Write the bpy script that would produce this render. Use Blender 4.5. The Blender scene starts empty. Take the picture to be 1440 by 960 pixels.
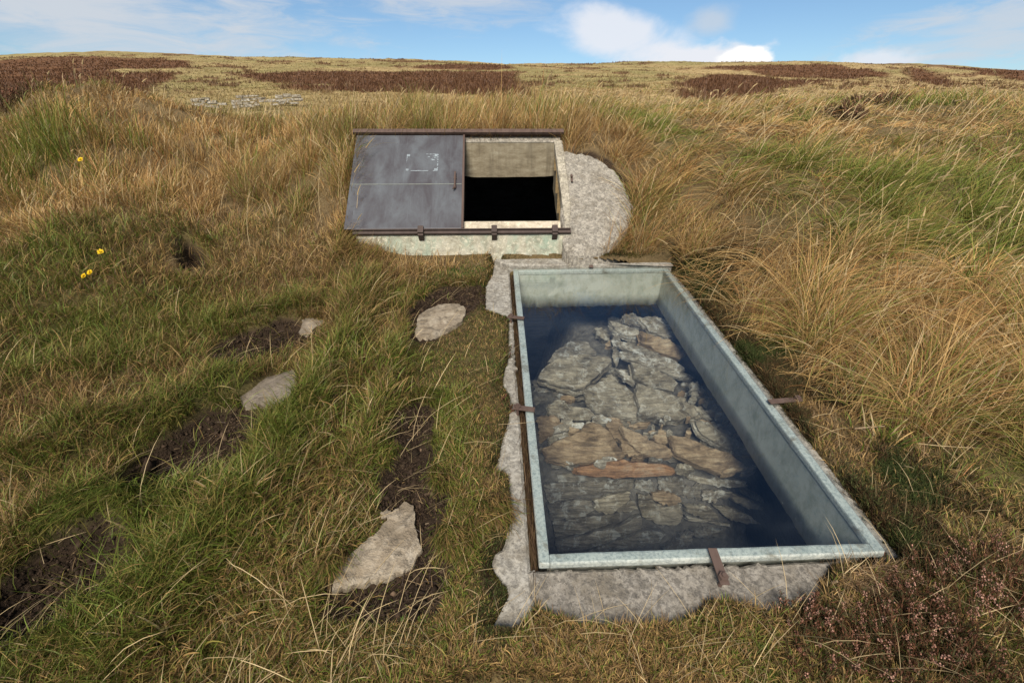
# Grassy chambered mound with a steel hatch and a glazed skylight, below a heather moor
SUN_E = 3.1; SKY_E = .066; EXPO = 0.95
SKY_TINT = (.72, .83, .90); CLOUD = 7.2
GRASS = 1.0
import bpy, bmesh, math, random
import numpy as np
from mathutils import Vector, Matrix
rng = np.random.default_rng(7)
random.seed(7)
SC = bpy.context.scene
COL = SC.collection
R = math.radians

# ------------------------------------------------------------------ camera model (eye at the origin, 1.55 m over the turf)
PITCH = R(25.1); CP, SP = math.cos(PITCH), math.sin(PITCH); FPX = 640.0
def ray(px, py):
    dx = px - 720.0; up = 480.0 - py
    return np.array([dx, FPX*CP + up*SP, up*CP - FPX*SP])
SL = 0.144; H0 = 1.55                      # slope of the turf and eye height over it
def on_plane(px, py, dep=0.0):             # point on the slope, dep metres under it
    d = ray(px, py); t = -(H0+dep)/(d[2]-SL*d[1])
    return d*t

# ------------------------------------------------------------------ noise
def _hash(ix, iy, iz, seed):
    n = (ix*374761393 + iy*668265263 + iz*2147483647 + seed*974711) & 0xffffffff
    n = ((n ^ (n >> 13))*1274126177) & 0xffffffff
    n = ((n ^ (n >> 16))*2246822519) & 0xffffffff
    return ((n ^ (n >> 15)) & 0xffffff)/float(0xffffff)
def vnoise(x, y, z=None, seed=0):
    x = np.asarray(x, float); y = np.asarray(y, float)
    z = np.zeros_like(x) if z is None else np.asarray(z, float)
    ix = np.floor(x).astype(np.int64); iy = np.floor(y).astype(np.int64); iz = np.floor(z).astype(np.int64)
    fx = x-ix; fy = y-iy; fz = z-iz
    fx = fx*fx*(3-2*fx); fy = fy*fy*(3-2*fy); fz = fz*fz*(3-2*fz)
    def c(a, b, d): return _hash(ix+a, iy+b, iz+d, seed)
    l = lambda a, b, t: a+(b-a)*t
    q0 = l(l(c(0,0,0), c(1,0,0), fx), l(c(0,1,0), c(1,1,0), fx), fy)
    q1 = l(l(c(0,0,1), c(1,0,1), fx), l(c(0,1,1), c(1,1,1), fx), fy)
    return l(q0, q1, fz)*2-1
def fbm(x, y, z=None, seed=0, oct=3):
    a = 0; amp = 1; s = 0; f = 1
    for i in range(oct):
        a = a + amp*vnoise(np.asarray(x)*f, np.asarray(y)*f, None if z is None else np.asarray(z)*f, seed+i*17)
        s += amp; amp *= .5; f *= 2.03
    return a/s
def sstep(a, b, x):
    t = np.clip((np.asarray(x, float)-a)/(b-a), 0, 1); return t*t*(3-2*t)
def inpoly(x, y, P):
    x = np.asarray(x, float); y = np.asarray(y, float); P = np.asarray(P, float)
    r = np.zeros(x.shape, bool); n = len(P)
    for i in range(n):
        x0, y0 = P[i]; x1, y1 = P[(i+1) % n]
        c = ((y0 > y) != (y1 > y)) & (x < (x1-x0)*(y-y0)/((y1-y0) if abs(y1-y0) > 1e-12 else 1e-12)+x0)
        r ^= c
    return r
def sdist(x, y, P):                        # signed distance, > 0 inside
    x = np.asarray(x, float); y = np.asarray(y, float); P = np.asarray(P, float)
    d = np.full(x.shape, 1e9); n = len(P)
    for i in range(n):
        a = P[i]; b = P[(i+1) % n]; e = b-a; L = e@e+1e-12
        t = np.clip(((x-a[0])*e[0]+(y-a[1])*e[1])/L, 0, 1)
        d = np.minimum(d, np.hypot(x-a[0]-t*e[0], y-a[1]-t*e[1]))
    return np.where(inpoly(x, y, P), d, -d)
def near_sdist(x, y, P, m):                # the same, only worked out within m of the polygon
    P = np.asarray(P, float); out = np.full(np.shape(x), -m, float)
    k = (x > P[:,0].min()-m) & (x < P[:,0].max()+m) & (y > P[:,1].min()-m) & (y < P[:,1].max()+m)
    if k.any(): out[k] = np.maximum(sdist(x[k], y[k], P), -m)
    return out

# ------------------------------------------------------------------ skylight and hatch frames
YAW = R(2.0)
SKC = np.array([.680, 2.371]); SW, SLEN = 1.256, 2.487
ux = np.array([math.cos(YAW), math.sin(YAW), 0]); vh = np.array([-math.sin(YAW), math.cos(YAW), 0])
ux = np.array([ux[0], ux[1], SL*ux[1]]); ux /= np.linalg.norm(ux)
vx = np.array([vh[0], vh[1], SL*vh[1]]); vx /= np.linalg.norm(vx)
nx = np.cross(ux, vx)
SKO = np.array([SKC[0], SKC[1], SL*SKC[1]-H0])
def S(u, v, n=0.0): return SKO + ux*u + vx*v + nx*n
hux = np.array([math.cos(YAW), math.sin(YAW), 0]); hh = np.array([-math.sin(YAW), math.cos(YAW), 0])
HA = R(42.5)
hvx = hh*math.cos(HA) + np.array([0, 0, math.sin(HA)]); hnx = np.cross(hux, hvx)
HO = np.array([-.395, 3.73, -.765])        # bottom of the door's closing edge
def Hp(u, v, n=0.0): return HO + hux*u + hvx*v + hnx*n
def on_hatch(px, py, n=0.0):
    d = ray(px, py); o = HO + hnx*n
    return d*(o@hnx)/(d@hnx)

AP_PX = [(788,212),(812,217),(832,221),(848,229),(862,239),(872,252),(880,268),(887,284),(890,300),(887,314),(880,328),(868,345),(852,353),(832,359),(800,361),(792,345)]
AP = [on_hatch(a, b, -.025) for a, b in AP_PX]; APQ = np.array([p[:2] for p in AP])
# ------------------------------------------------------------------ the lie of the land
_gy = np.array([0, 4, 5.5, 8, 12, 25, 60, 120, 200, 262, 400, 900, 2500])
_gz = np.array([-1.55, -.974, -.80, -.56, -.33, .55, 3.9, 10.6, 21.2, 29.5, 31, 20, -40])
_qx = np.array([-3, -1.125, -.76, -.30, 0, .58, .97, 3])
_qr = np.array([.118, .1175, .1275, .116, .1097, .112, .1004, .095])
SOIL_PX = [
 [(180,668),(205,640),(240,618),(290,592),(340,575),(358,590),(345,612),(300,650),(255,672),(205,684)],
 [(-30,880),(0,838),(40,800),(90,768),(150,752),(165,775),(140,830),(85,872),(20,892)],
 [(312,495),(345,476),(400,460),(450,462),(435,475),(390,490),(335,507)],
 [(580,445),(598,425),(622,410),(672,405),(684,420),(655,436),(610,470),(590,480)],
 [(545,702),(558,668),(572,642),(592,640),(586,690),(612,712),(590,760),(602,800),(625,800),(600,850),(545,860),(480,852),(465,840),(520,830),(570,800),(560,720)],
 [(566,614),(572,592),(590,578),(604,584),(594,612),(578,630)],
 [(256,372),(264,359),(284,359),(294,372),(280,381),(262,380)],
 [(672,780),(690,755),(722,745),(722,800),(716,850),(690,850),(670,820)],
]
SOIL = [np.array([on_plane(*p)[:2] for p in q]) for q in SOIL_PX]
SOIL.append(np.array([on_hatch(a, b, -.03)[:2] for a, b in [(800,208),(830,211),(860,224),(884,250),(890,275),(884,278),(872,252),(848,229),(812,217)]]))
SOIL_D = [.065, .08, .05, .04, .02, .02, .16, .02, .03]
KT = .035
KERB_PX = [(692,365),(693,386),(683,404),(683,441),(700,447),(716,452),(716,480),(715,505),(708,528),(706,546),(717,560),(716,590),(705,625),(700,650),(692,668),(714,673),(717,700),(718,730),(710,765),(693,785),(691,800),(713,828),(716,845),(702,868),(686,888),(720,892),(745,880),(752,858)]
SLAB_PX = [(1165,800),(1160,822),(1136,856),(1080,866),(1020,849),(992,850),(978,868),(955,881),(880,887),(815,886),(765,868),(756,860)]
TOP_PX = [(694,366),(760,364),(800,364),(816,368.5),(868,371),(905,373),(946,375.5)]
def kpoly(px, dep=KT): return [on_plane(a, b, dep) for a, b in px]
gl = [S(-SW/2-.030, v, -KT) for v in (-SLEN/2-.005, -SLEN*.25, 0, SLEN/4, SLEN/2+.03)]
slab_out = [S(-SW/2-.040, -SLEN/2-.006, -KT)]+[S(u, -SLEN/2-.008, -KT) for u in (-.3, 0, .3, SW/2-.12)]
KERBS = [np.array([p[:2] for p in kpoly(KERB_PX)+gl]), np.array([p[:2] for p in slab_out+kpoly(SLAB_PX)]),
         np.array([p[:2] for p in [S(-SW/2-.05, SLEN/2, 0)]+kpoly(TOP_PX, -.02)+[S(SW/2+.03, SLEN/2, 0)]]),
         np.array([S(SW/2, v, 0)[:2] for v in (SLEN/2, -SLEN/2)]+[S(SW/2+.05, v, 0)[:2] for v in (-SLEN/2, SLEN/2)])]
SKQ = [S(a*(SW/2), b*(SLEN/2))[:2] for a, b in ((-1,-1),(1,-1),(1,1),(-1,1))]
RIDGES = [(np.array([on_plane(*p)[:2] for p in q]), h, w) for q, h, w in (
 ([(40,665),(120,625),(220,590),(330,540)], .085, .12), ([(20,755),(120,728),(210,712),(300,690)], .095, .10),
 ([(505,410),(490,500),(430,590),(370,680),(270,780),(170,900)], .085, .15), ([(290,470),(360,448),(430,436)], .06, .10),
 ([(560,480),(545,560),(505,650)], .05, .10), ([(-60,560),(60,540),(200,500)], .06, .16), ([(-40,930),(60,900),(130,850)], .05, .10), ([(640,560),(650,640),(660,720)], .03, .10))]
def polydist(x, y, P):
    d = np.full(np.shape(x), 9.)
    for a, b in zip(P[:-1], P[1:]):
        e = b-a; t = np.clip(((x-a[0])*e[0]+(y-a[1])*e[1])/(e@e), 0, 1); d = np.minimum(d, np.hypot(x-a[0]-t*e[0], y-a[1]-t*e[1]))
    return d
def ridge(x, y, unit=False):
    z = np.zeros(np.shape(x)); k = (x > -4) & (x < .2) & (y > .3) & (y < 4.2)
    if k.any():
        o = np.zeros(k.sum()); wob = 1+.45*fbm(x[k]*3.2, y[k]*3.2, seed=27)
        for P, h, w in RIDGES: o = np.maximum(o, (1.0 if unit else h)*np.exp(-(polydist(x[k], y[k], P)/(w*wob))**2)*(1+.35*fbm(x[k]*4, y[k]*4, seed=28)))
        z[k] = o
    return z
def ground_raw(x, y):
    x = np.asarray(x, float); y = np.asarray(y, float)
    yc = np.maximum(y, .02)
    base = np.interp(y, _gy, _gz)
    base = np.where(y < 0, SL*y-H0, base)
    k = np.interp(np.clip(x/yc, -3, 3), _qx, _qr)/.1126
    base = np.where(base > 0, base*(1+(k-1)*sstep(40, 150, y)), base)
    # the cairn mound
    A = np.interp(x, [-9, -5, -3, -1.5, 1, 2.5, 4, 9], [.52, .64, .64, .82, .84, .80, .82, .90])
    y0 = np.interp(x, [-5, -3, -1.75, -1.4, .9, 1.3, 2.5, 4, 8], [3.4, 3.75, 3.55, 3.50, 3.50, 3.2, 1.55, 1.3, 1.0])
    w = np.interp(x, [-5, -3, -1.75, -1.4, .75, 1.3, 2.5, 4, 8], [3.6, 2.9, 1.55, 1.22, 1.30, 1.9, 3.8, 4.6, 6.0])
    m = A*sstep(0, 1, (y-y0)/w)
    m = m*(1-.55*sstep(8, 22, y))
    z = base+m
    # the tussocky bank at far left
    z = z + .30*np.exp(-(((x+3.5)/.75)**2+((y-3.75)/1.1)**2)) + .50*np.exp(-(((x+6.0)/1.2)**2+((y-7.0)/1.0)**2))
    z = z + .30*np.exp(-(((x+5.35)/.75)**2+((y-5.6)/.8)**2))
    z = z + .10*np.exp(-(((x+1.32)/.30)**2+((y-3.58)/.22)**2))
    # lumps
    r = np.hypot(x, y)
    lump = .05*fbm(x*1.3, y*1.3, seed=3) + .022*fbm(x*4.5, y*4.5, seed=5)
    tl = sstep(.15, .5, m)
    lump = lump*(1+1.3*tl) + tl*sstep(1.0, 1.9, x)*(.085*fbm(x*1.15, y*1.5, seed=13, oct=2)-.02) + tl*sstep(-1.3, -2.2, x)*.10*fbm(x*1.3, y*1.6, seed=15, oct=2) + .25*fbm(x*.35, y*.35, seed=9)*sstep(5.5, 12, r) + 1.2*fbm(x*.03, y*.03, seed=11)*sstep(60, 160, r)
    # smooth close to the concrete
    ds = near_sdist(x, y, SKQ, .6)
    q = sstep(.0, .55, -ds)
    hz = sstep(0, .5, np.maximum(np.abs(x+.30)-1.15, np.abs(y-4.15)-.75))
    z = z + lump*q*hz
    # turf ridges along the steps at lower left
    rid = sstep(.2, -.1, x)*sstep(4.2, 3.4, y)*sstep(-.4, -.9, x)
    z = z + rid*.075*fbm(x*1.0+y*1.2, y*2.6-x*1.1, seed=21)
    z = z + ridge(x, y)
    for P, d in zip(SOIL, SOIL_D):
        z = z - d*sstep(-.06, .05, near_sdist(x, y, P, .2))
    # kept under the kerbs, under the hatch plane
    for q_, P in enumerate(KERBS): z = z - (.045 if q_ == 2 else .12)*sstep(-.02, .03, near_sdist(x, y, P, .2))
    z = np.where(ds > -.03, np.minimum(z, SL*y-H0-.06), z)
    u = (x-HO[0])*hux[0]+(y-HO[1])*hux[1]; v = (x-HO[0])*hh[0]+(y-HO[1])*hh[1]
    pz = HO[2] + v*math.tan(HA)
    foot = sstep(.12, -.02, np.maximum(np.maximum(-.93-u, u-.95), np.maximum(-v-.02, v-.80)))
    z = np.where(foot > 0, z*(1-foot)+np.minimum(z, pz-.09)*foot, z)
    da = near_sdist(x, y, APQ, .4); ma = sstep(-.34, .0, da)*(1-sstep(.70, .95, v))*sstep(.8, .9, u)
    z = z*(1-ma)+(pz-.055)*ma
    return z
def ground_hit(px, py, far=1400.0):
    d = ray(px, py); d = d/np.linalg.norm(d)
    t = np.concatenate([np.linspace(.8, 9, 900), np.geomspace(9.02, far, 1500)])
    P = d[None]*t[:,None]
    g = P[:,2]-ground_raw(P[:,0], P[:,1])
    k = np.nonzero(g < 0)[0]
    return P[k[0]] if len(k) else None

# ------------------------------------------------------------------ scene graph helpers
def tag(o, label=None, cat=None, group=None, kind=None):
    if label: o['label'] = label
    if cat: o['category'] = cat
    if group: o['group'] = group
    if kind: o['kind'] = kind
    return o
def empty(name, loc, label=None, cat=None, group=None):
    o = bpy.data.objects.new(name, None); COL.objects.link(o); o.location = Vector(loc); o.empty_display_size = .05
    return tag(o, label, cat, group)
def link_mesh(name, me, mat, parent=None):
    o = bpy.data.objects.new(name, me); COL.objects.link(o)
    if mat is not None: me.materials.append(mat)
    if parent is not None:
        o.parent = parent
        w = Vector((0,0,0)); q = parent
        while q is not None: w += q.location; q = q.parent
        me.transform(Matrix.Translation(-w))
    return o
def obj_bm(name, bm, mat, parent=None, smooth=False):
    me = bpy.data.meshes.new(name); bmesh.ops.recalc_face_normals(bm, faces=bm.faces[:]); bm.to_mesh(me); bm.free()
    if smooth: me.shade_smooth()
    return link_mesh(name, me, mat, parent)
def np_mesh(name, V, quads=None, tris=None, cols=None, uv=None):
    me = bpy.data.meshes.new(name); V = np.ascontiguousarray(V, np.float32)
    me.vertices.add(len(V)); me.vertices.foreach_set('co', V.ravel())
    li = []; ls = []; n = 0
    if quads is not None and len(quads):
        li.append(np.asarray(quads, np.int32).ravel()); ls.append(np.arange(len(quads), dtype=np.int32)*4); n = len(quads)*4
    if tris is not None and len(tris):
        li.append(np.asarray(tris, np.int32).ravel()); ls.append(np.arange(len(tris), dtype=np.int32)*3+n)
    li = np.concatenate(li); ls = np.concatenate(ls)
    me.loops.add(len(li)); me.loops.foreach_set('vertex_index', li)
    me.polygons.add(len(ls)); me.polygons.foreach_set('loop_start', ls)
    if cols is not None:
        a = me.attributes.new('Col', 'FLOAT_COLOR', 'POINT')
        c = np.ones((len(V), 4), np.float32); c[:, :3] = cols; a.data.foreach_set('color', c.ravel())
    me.update(calc_edges=True)
    return me
def box_bm(bm, f, u0, u1, v0, v1, n0, n1, bev=0.0):
    """a box in a local frame f(u, v, n)"""
    vs = [bm.verts.new(f(u, v, n)) for u in (u0, u1) for v in (v0, v1) for n in (n0, n1)]
    q = [(0,1,3,2),(4,6,7,5),(0,4,5,1),(2,3,7,6),(0,2,6,4),(1,5,7,3)]
    fs = [bm.faces.new([vs[i] for i in k]) for k in q]
    if bev:
        es = list({e for fc in fs for e in fc.edges})
        bmesh.ops.recalc_face_normals(bm, faces=fs)
        bmesh.ops.bevel(bm, geom=es, offset=bev, segments=2, affect='EDGES', profile=.6)
def cyl_bm(bm, p0, p1, r0, r1=None, n=12, cap=True):
    r1 = r0 if r1 is None else r1
    p0 = Vector(p0); p1 = Vector(p1); a = (p1-p0).normalized(); t = a.orthogonal().normalized(); b = a.cross(t)
    A = [bm.verts.new(p0+(t*math.cos(2*math.pi*i/n)+b*math.sin(2*math.pi*i/n))*r0) for i in range(n)]
    B = [bm.verts.new(p1+(t*math.cos(2*math.pi*i/n)+b*math.sin(2*math.pi*i/n))*r1) for i in range(n)]
    for i in range(n): bm.faces.new([A[i], A[(i+1)%n], B[(i+1)%n], B[i]])
    if cap: bm.faces.new(A[::-1]); bm.faces.new(B)

# ------------------------------------------------------------------ materials
def mat(name):
    m = bpy.data.materials.new(name); m.use_nodes = True
    nt = m.node_tree; nt.nodes.clear()
    return m, nt
class N:
    def __init__(s, nt): s.nt = nt
    def n(s, t, **kw):
        x = s.nt.nodes.new(t)
        for k, v in kw.items():
            if k in x.inputs: x.inputs[k].default_value = v
            else: setattr(x, k, v)
        return x
    def l(s, a, b): s.nt.links.new(a, b)
    def ramp(s, fac, stops, interp='LINEAR'):
        r = s.nt.nodes.new('ShaderNodeValToRGB'); e = r.color_ramp.elements; r.color_ramp.interpolation = interp
        while len(e) < len(stops): e.new(.5)
        for i, (p, c) in enumerate(stops):
            e[i].position = p; e[i].color = (*c, 1) if len(c) == 3 else c
        s.l(fac, r.inputs[0]); return r.outputs[0]
    def mix(s, fac, a, b, t='MIX'):
        m = s.nt.nodes.new('ShaderNodeMix'); m.data_type = 'RGBA'; m.blend_type = t
        for i, v in ((0, fac), (6, a), (7, b)):
            if hasattr(v, 'is_output'): s.l(v, m.inputs[i])
            elif i == 0: m.inputs[0].default_value = v
            else: m.inputs[i].default_value = (*v, 1)
        return m.outputs[2]
    def noise(s, vec, scale, detail=4, rough=.55, dist=0.0):
        x = s.n('ShaderNodeTexNoise'); x.inputs['Scale'].default_value = scale; x.inputs['Detail'].default_value = detail
        x.inputs['Roughness'].default_value = rough; x.inputs['Distortion'].default_value = dist
        if vec is not None: s.l(vec, x.inputs['Vector'])
        return x.outputs[0]
    def mapping(s, vec, scale=(1,1,1), rot=(0,0,0), loc=(0,0,0)):
        x = s.n('ShaderNodeMapping'); x.inputs['Scale'].default_value = scale; x.inputs['Rotation'].default_value = rot; x.inputs['Location'].default_value = loc
        s.l(vec, x.inputs['Vector']); return x.outputs[0]
    def math(s, op, a, b=0.0, c=None):
        x = s.n('ShaderNodeMath', operation=op)
        for i, v in enumerate((a, b, c)):
            if v is None: continue
            if hasattr(v, 'is_output'): s.l(v, x.inputs[i])
            else: x.inputs[i].default_value = v
        return x.outputs[0]
    def bump(s, h, strength, dist, normal=None):
        b = s.n('ShaderNodeBump'); b.inputs['Strength'].default_value = strength; b.inputs['Distance'].default_value = dist
        s.l(h, b.inputs['Height'])
        if normal is not None: s.l(normal, b.inputs['Normal'])
        return b.outputs[0]
    def out(s, color, rough=.9, spec=.3, metal=0.0, normal=None):
        p = s.n('ShaderNodeBsdfPrincipled')
        for k, v in (('Base Color', color), ('Roughness', rough), ('Specular IOR Level', spec), ('Metallic', metal)):
            if hasattr(v, 'is_output'): s.l(v, p.inputs[k])
            else: p.inputs[k].default_value = (*v, 1) if k == 'Base Color' else v
        if normal is not None: s.l(normal, p.inputs['Normal'])
        o = s.n('ShaderNodeOutputMaterial'); s.l(p.outputs[0], o.inputs[0]); return p
def geo(n): return n.n('ShaderNodeNewGeometry').outputs['Position']

def concrete_mat(name, c0, c1, c2, speck=(.05,.045,.04), green=None, lich=.5):
    m, nt = mat(name); n = N(nt); p = geo(n)
    big = n.noise(p, 3.5, 5, .6); mid = n.noise(p, 22, 5, .65, .4); fine = n.noise(p, 160, 4, .7)
    col = n.mix(n.ramp(big, [(.35,(0,0,0)),(.65,(1,1,1))]), c0, c1)
    col = n.mix(n.ramp(mid, [(.42,(0,0,0)),(.62,(1,1,1))]), col, c2)
    if green:
        g = n.noise(n.mapping(p, (1.7,1.7,.8), loc=(4,2,1)), 2.2, 5, .7, .6)
        col = n.mix(n.ramp(g, [(.42,(0,0,0)),(.60,(1,1,1))]), col, green)
    sp = n.n('ShaderNodeTexVoronoi'); sp.inputs['Scale'].default_value = 75; n.l(n.mapping(p, (1,1,1)), sp.inputs['Vector'])
    fl = n.math('MULTIPLY', n.ramp(sp.outputs['Distance'], [(.0,(1,1,1)),(.42,(0,0,0))]), n.ramp(n.noise(p, 14, 5, .75), [(.53-.07*lich,(0,0,0)),(.62-.07*lich,(1,1,1))]))
    col = n.mix(n.math('MULTIPLY', fl, .85), col, speck)
    blot = n.ramp(n.noise(p, 48, 5, .78, .3), [(.48,(0,0,0)),(.57,(1,1,1))])
    stain = n.ramp(n.noise(p, 7, 6, .72, .5), [(.49,(0,0,0)),(.60,(1,1,1))]); col = n.mix(n.math('MULTIPLY', stain, .5), col, (.16,.13,.09)); pale = n.ramp(n.noise(n.mapping(p, (1,1,1), loc=(7,3,5)), 30, 6, .75, .4), [(.54,(0,0,0)),(.60,(1,1,1))]); col = n.mix(n.math('MULTIPLY', pale, .6), col, tuple(min(.7, v*1.7) for v in c0))
    col = n.mix(n.math('MULTIPLY', blot, .55*lich), col, speck)
    col = n.mix(n.math('MULTIPLY', n.ramp(fine, [(.4,(0,0,0)),(.7,(1,1,1))]), .35), col, tuple(min(1, v*1.35) for v in c0))
    b = n.bump(fine, .6, .004); b = n.bump(mid, .35, .008, b)
    n.out(col, .92, .2, 0, b); return m
M = {}
M['kerb'] = concrete_mat('weathered_concrete', (.27,.245,.20), (.185,.165,.133), (.38,.35,.295), lich=.95)
M['slab'] = concrete_mat('lichened_concrete', (.20,.175,.14), (.12,.105,.084), (.30,.268,.22), lich=1.2)
M['apron'] = concrete_mat('apron_concrete', (.25,.222,.178), (.165,.145,.115), (.33,.295,.24), lich=1.1)
M['jamb'] = concrete_mat('streaked_concrete', (.34,.30,.225), (.24,.21,.155), (.42,.37,.29), lich=1.0)
M['wall'] = concrete_mat('stained_concrete', (.40,.36,.27), (.30,.28,.20), (.45,.42,.33), green=(.27,.335,.25), lich=.25)
M['sill'] = concrete_mat('sill_concrete', (.44,.37,.265), (.35,.29,.205), (.50,.43,.33), lich=.2)
def shaft_mat():
    m, nt = mat('board_marked_concrete'); n = N(nt); p = geo(n)
    st = n.noise(n.mapping(p, (1.6,1.6,4.5)), 3.4, 8, .74, .15)
    col = n.ramp(st, [(.30,(.075,.058,.038)),(.46,(.155,.125,.08)),(.60,(.22,.185,.125)),(.76,(.32,.30,.22))])
    v = n.noise(n.mapping(p, (7,7,.7)), 3, 5, .65, .4)
    col = n.mix(n.ramp(v, [(.48,(0,0,0)),(.72,(.7,.7,.7))]), col, (.085,.068,.045))
    n.out(col, .9, .2, 0, n.bump(st, .3, .006)); return m
M['shaft'] = shaft_mat()
def pale_mat():
    m, nt = mat('pale_painted_upstand'); n = N(nt); p = geo(n)
    a = n.noise(p, 3, 6, .65, .3); b = n.noise(p, 45, 5, .7); c = n.noise(n.mapping(p, (3,3,2.0)), 4, 6, .7, .3)
    col = n.mix(n.ramp(a, [(.3,(0,0,0)),(.7,(1,1,1))]), (.385,.39,.325), (.475,.475,.405))
    col = n.mix(n.math('MULTIPLY', n.ramp(c, [(.46,(0,0,0)),(.68,(1,1,1))]), .8), col, (.235,.25,.185))
    col = n.mix(n.math('MULTIPLY', n.ramp(b, [(.52,(0,0,0)),(.75,(1,1,1))]), .5), col, (.24,.32,.32))
    sp = n.noise(p, 9, 5, .8); col = n.mix(n.math('MULTIPLY', n.ramp(sp, [(.62,(0,0,0)),(.70,(1,1,1))]), .6), col, (.15,.20,.21))
    n.out(col, .8, .3, 0, n.bump(b, .3, .003)); return m
M['pale'] = pale_mat()
def rim_mat():
    m, nt = mat('pale_blue_rim_paint'); n = N(nt); p = geo(n)
    a = n.noise(p, 14, 6, .7, .4); b = n.noise(p, 90, 5, .75)
    col = n.mix(n.ramp(a, [(.35,(0,0,0)),(.68,(1,1,1))]), (.36,.38,.335), (.49,.50,.44))
    col = n.mix(n.math('MULTIPLY', n.ramp(b, [(.44,(0,0,0)),(.62,(1,1,1))]), .7), col, (.16,.185,.18))
    e = n.noise(p, 6, 6, .75, .8); col = n.mix(n.math('MULTIPLY', n.ramp(e, [(.55,(0,0,0)),(.66,(1,1,1))]), .7), col, (.14,.115,.075))
    n.out(col, .7, .35, 0, n.bump(b, .6, .004)); return m
M['rim'] = rim_mat()
def steel_mat(name, base, alt, rust, rustamt, rough=.55, sc=(6,1.2,1.2)):
    m, nt = mat(name); n = N(nt); p = geo(n)
    a = n.noise(n.mapping(p, sc), 2.5, 6, .65, .4); b = n.noise(p, 30, 5, .75, .3); s = n.noise(n.mapping(p, (4,22,22), rot=(.4,.3,.6)), 3, 4, .7)
    col = n.mix(n.ramp(a, [(.38,(0,0,0)),(.64,(1,1,1))]), base, alt)
    col = n.mix(n.math('MULTIPLY', n.ramp(b, [(.56,(0,0,0)),(.74,(1,1,1))]), rustamt), col, rust)
    s2 = n.noise(n.mapping(p, (26,1.6,1.6)), 1.6, 5, .7, .3); col = n.mix(n.math('MULTIPLY', n.ramp(s2, [(.56,(0,0,0)),(.70,(1,1,1))]), .35), col, tuple(v*1.35 for v in alt))
    col = n.mix(n.math('MULTIPLY', n.ramp(s, [(.66,(0,0,0)),(.78,(1,1,1))]), .25), col, tuple(v*2.2 for v in alt))
    n.out(col, n.ramp(a, [(.3,(rough,)*3),(.7,(rough+.2,)*3)]), .4, 0, n.bump(b, .15, .002)); return m
M['door'] = steel_mat('weathered_grey_violet_steel', (.052,.046,.049), (.088,.093,.099), (.050,.034,.034), .5, .40, (2.2,1.1,1.1))
M['rust'] = steel_mat('rusty_brown_steel', (.070,.042,.031), (.105,.068,.052), (.055,.028,.018), .6, .7)
M['rail'] = steel_mat('dark_rusty_rail_steel', (.050,.034,.027), (.075,.052,.042), (.035,.02,.014), .6, .75)
M['residue'] = steel_mat('glue_residue', (.24,.27,.28), (.17,.19,.20), (.15,.14,.15), .8, .7)
M['seam'] = steel_mat('light_seam', (.20,.21,.17), (.13,.14,.13), (.10,.08,.08), .5, .6)
M['wood'] = steel_mat('old_brown_wood', (.085,.052,.036), (.14,.088,.062), (.05,.03,.02), .6, .85)
def glass_mat():
    m, nt = mat('dusty_window_glass'); n = N(nt); p = geo(n)
    f = n.n('ShaderNodeFresnel'); bf = n.n('ShaderNodeNewGeometry').outputs['Backfacing']
    n.l(n.math('SUBTRACT', 1.5, n.math('MULTIPLY', bf, 1.5-1/1.5)), f.inputs['IOR'])      # the same on either face of the sheet
    fac = n.math('MULTIPLY', f.outputs[0], 1.0)
    t = n.n('ShaderNodeBsdfTransparent'); t.inputs[0].default_value = (.95,.97,.97,1)
    g = n.n('ShaderNodeBsdfGlossy'); g.inputs['Roughness'].default_value = .02; g.inputs[0].default_value = (.96,.98,1,1)
    mx = n.n('ShaderNodeMixShader'); n.l(fac, mx.inputs[0]); n.l(t.outputs[0], mx.inputs[1]); n.l(g.outputs[0], mx.inputs[2])
    d = n.n('ShaderNodeBsdfDiffuse'); d.inputs[0].default_value = (.62,.68,.72,1)
    du = n.math('ADD', n.math('MULTIPLY', n.ramp(n.noise(p, 2.2, 5, .65, .5), [(.4,(0,0,0)),(.75,(1,1,1))]), .012), n.math('MULTIPLY', n.ramp(n.noise(p, 260, 2, .5), [(.70,(0,0,0)),(.76,(1,1,1))]), .05))
    m2 = n.n('ShaderNodeMixShader'); n.l(du, m2.inputs[0]); n.l(mx.outputs[0], m2.inputs[1]); n.l(d.outputs[0], m2.inputs[2])
    o = n.n('ShaderNodeOutputMaterial'); n.l(m2.outputs[0], o.inputs[0]); return m
M['glass'] = glass_mat()
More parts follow.
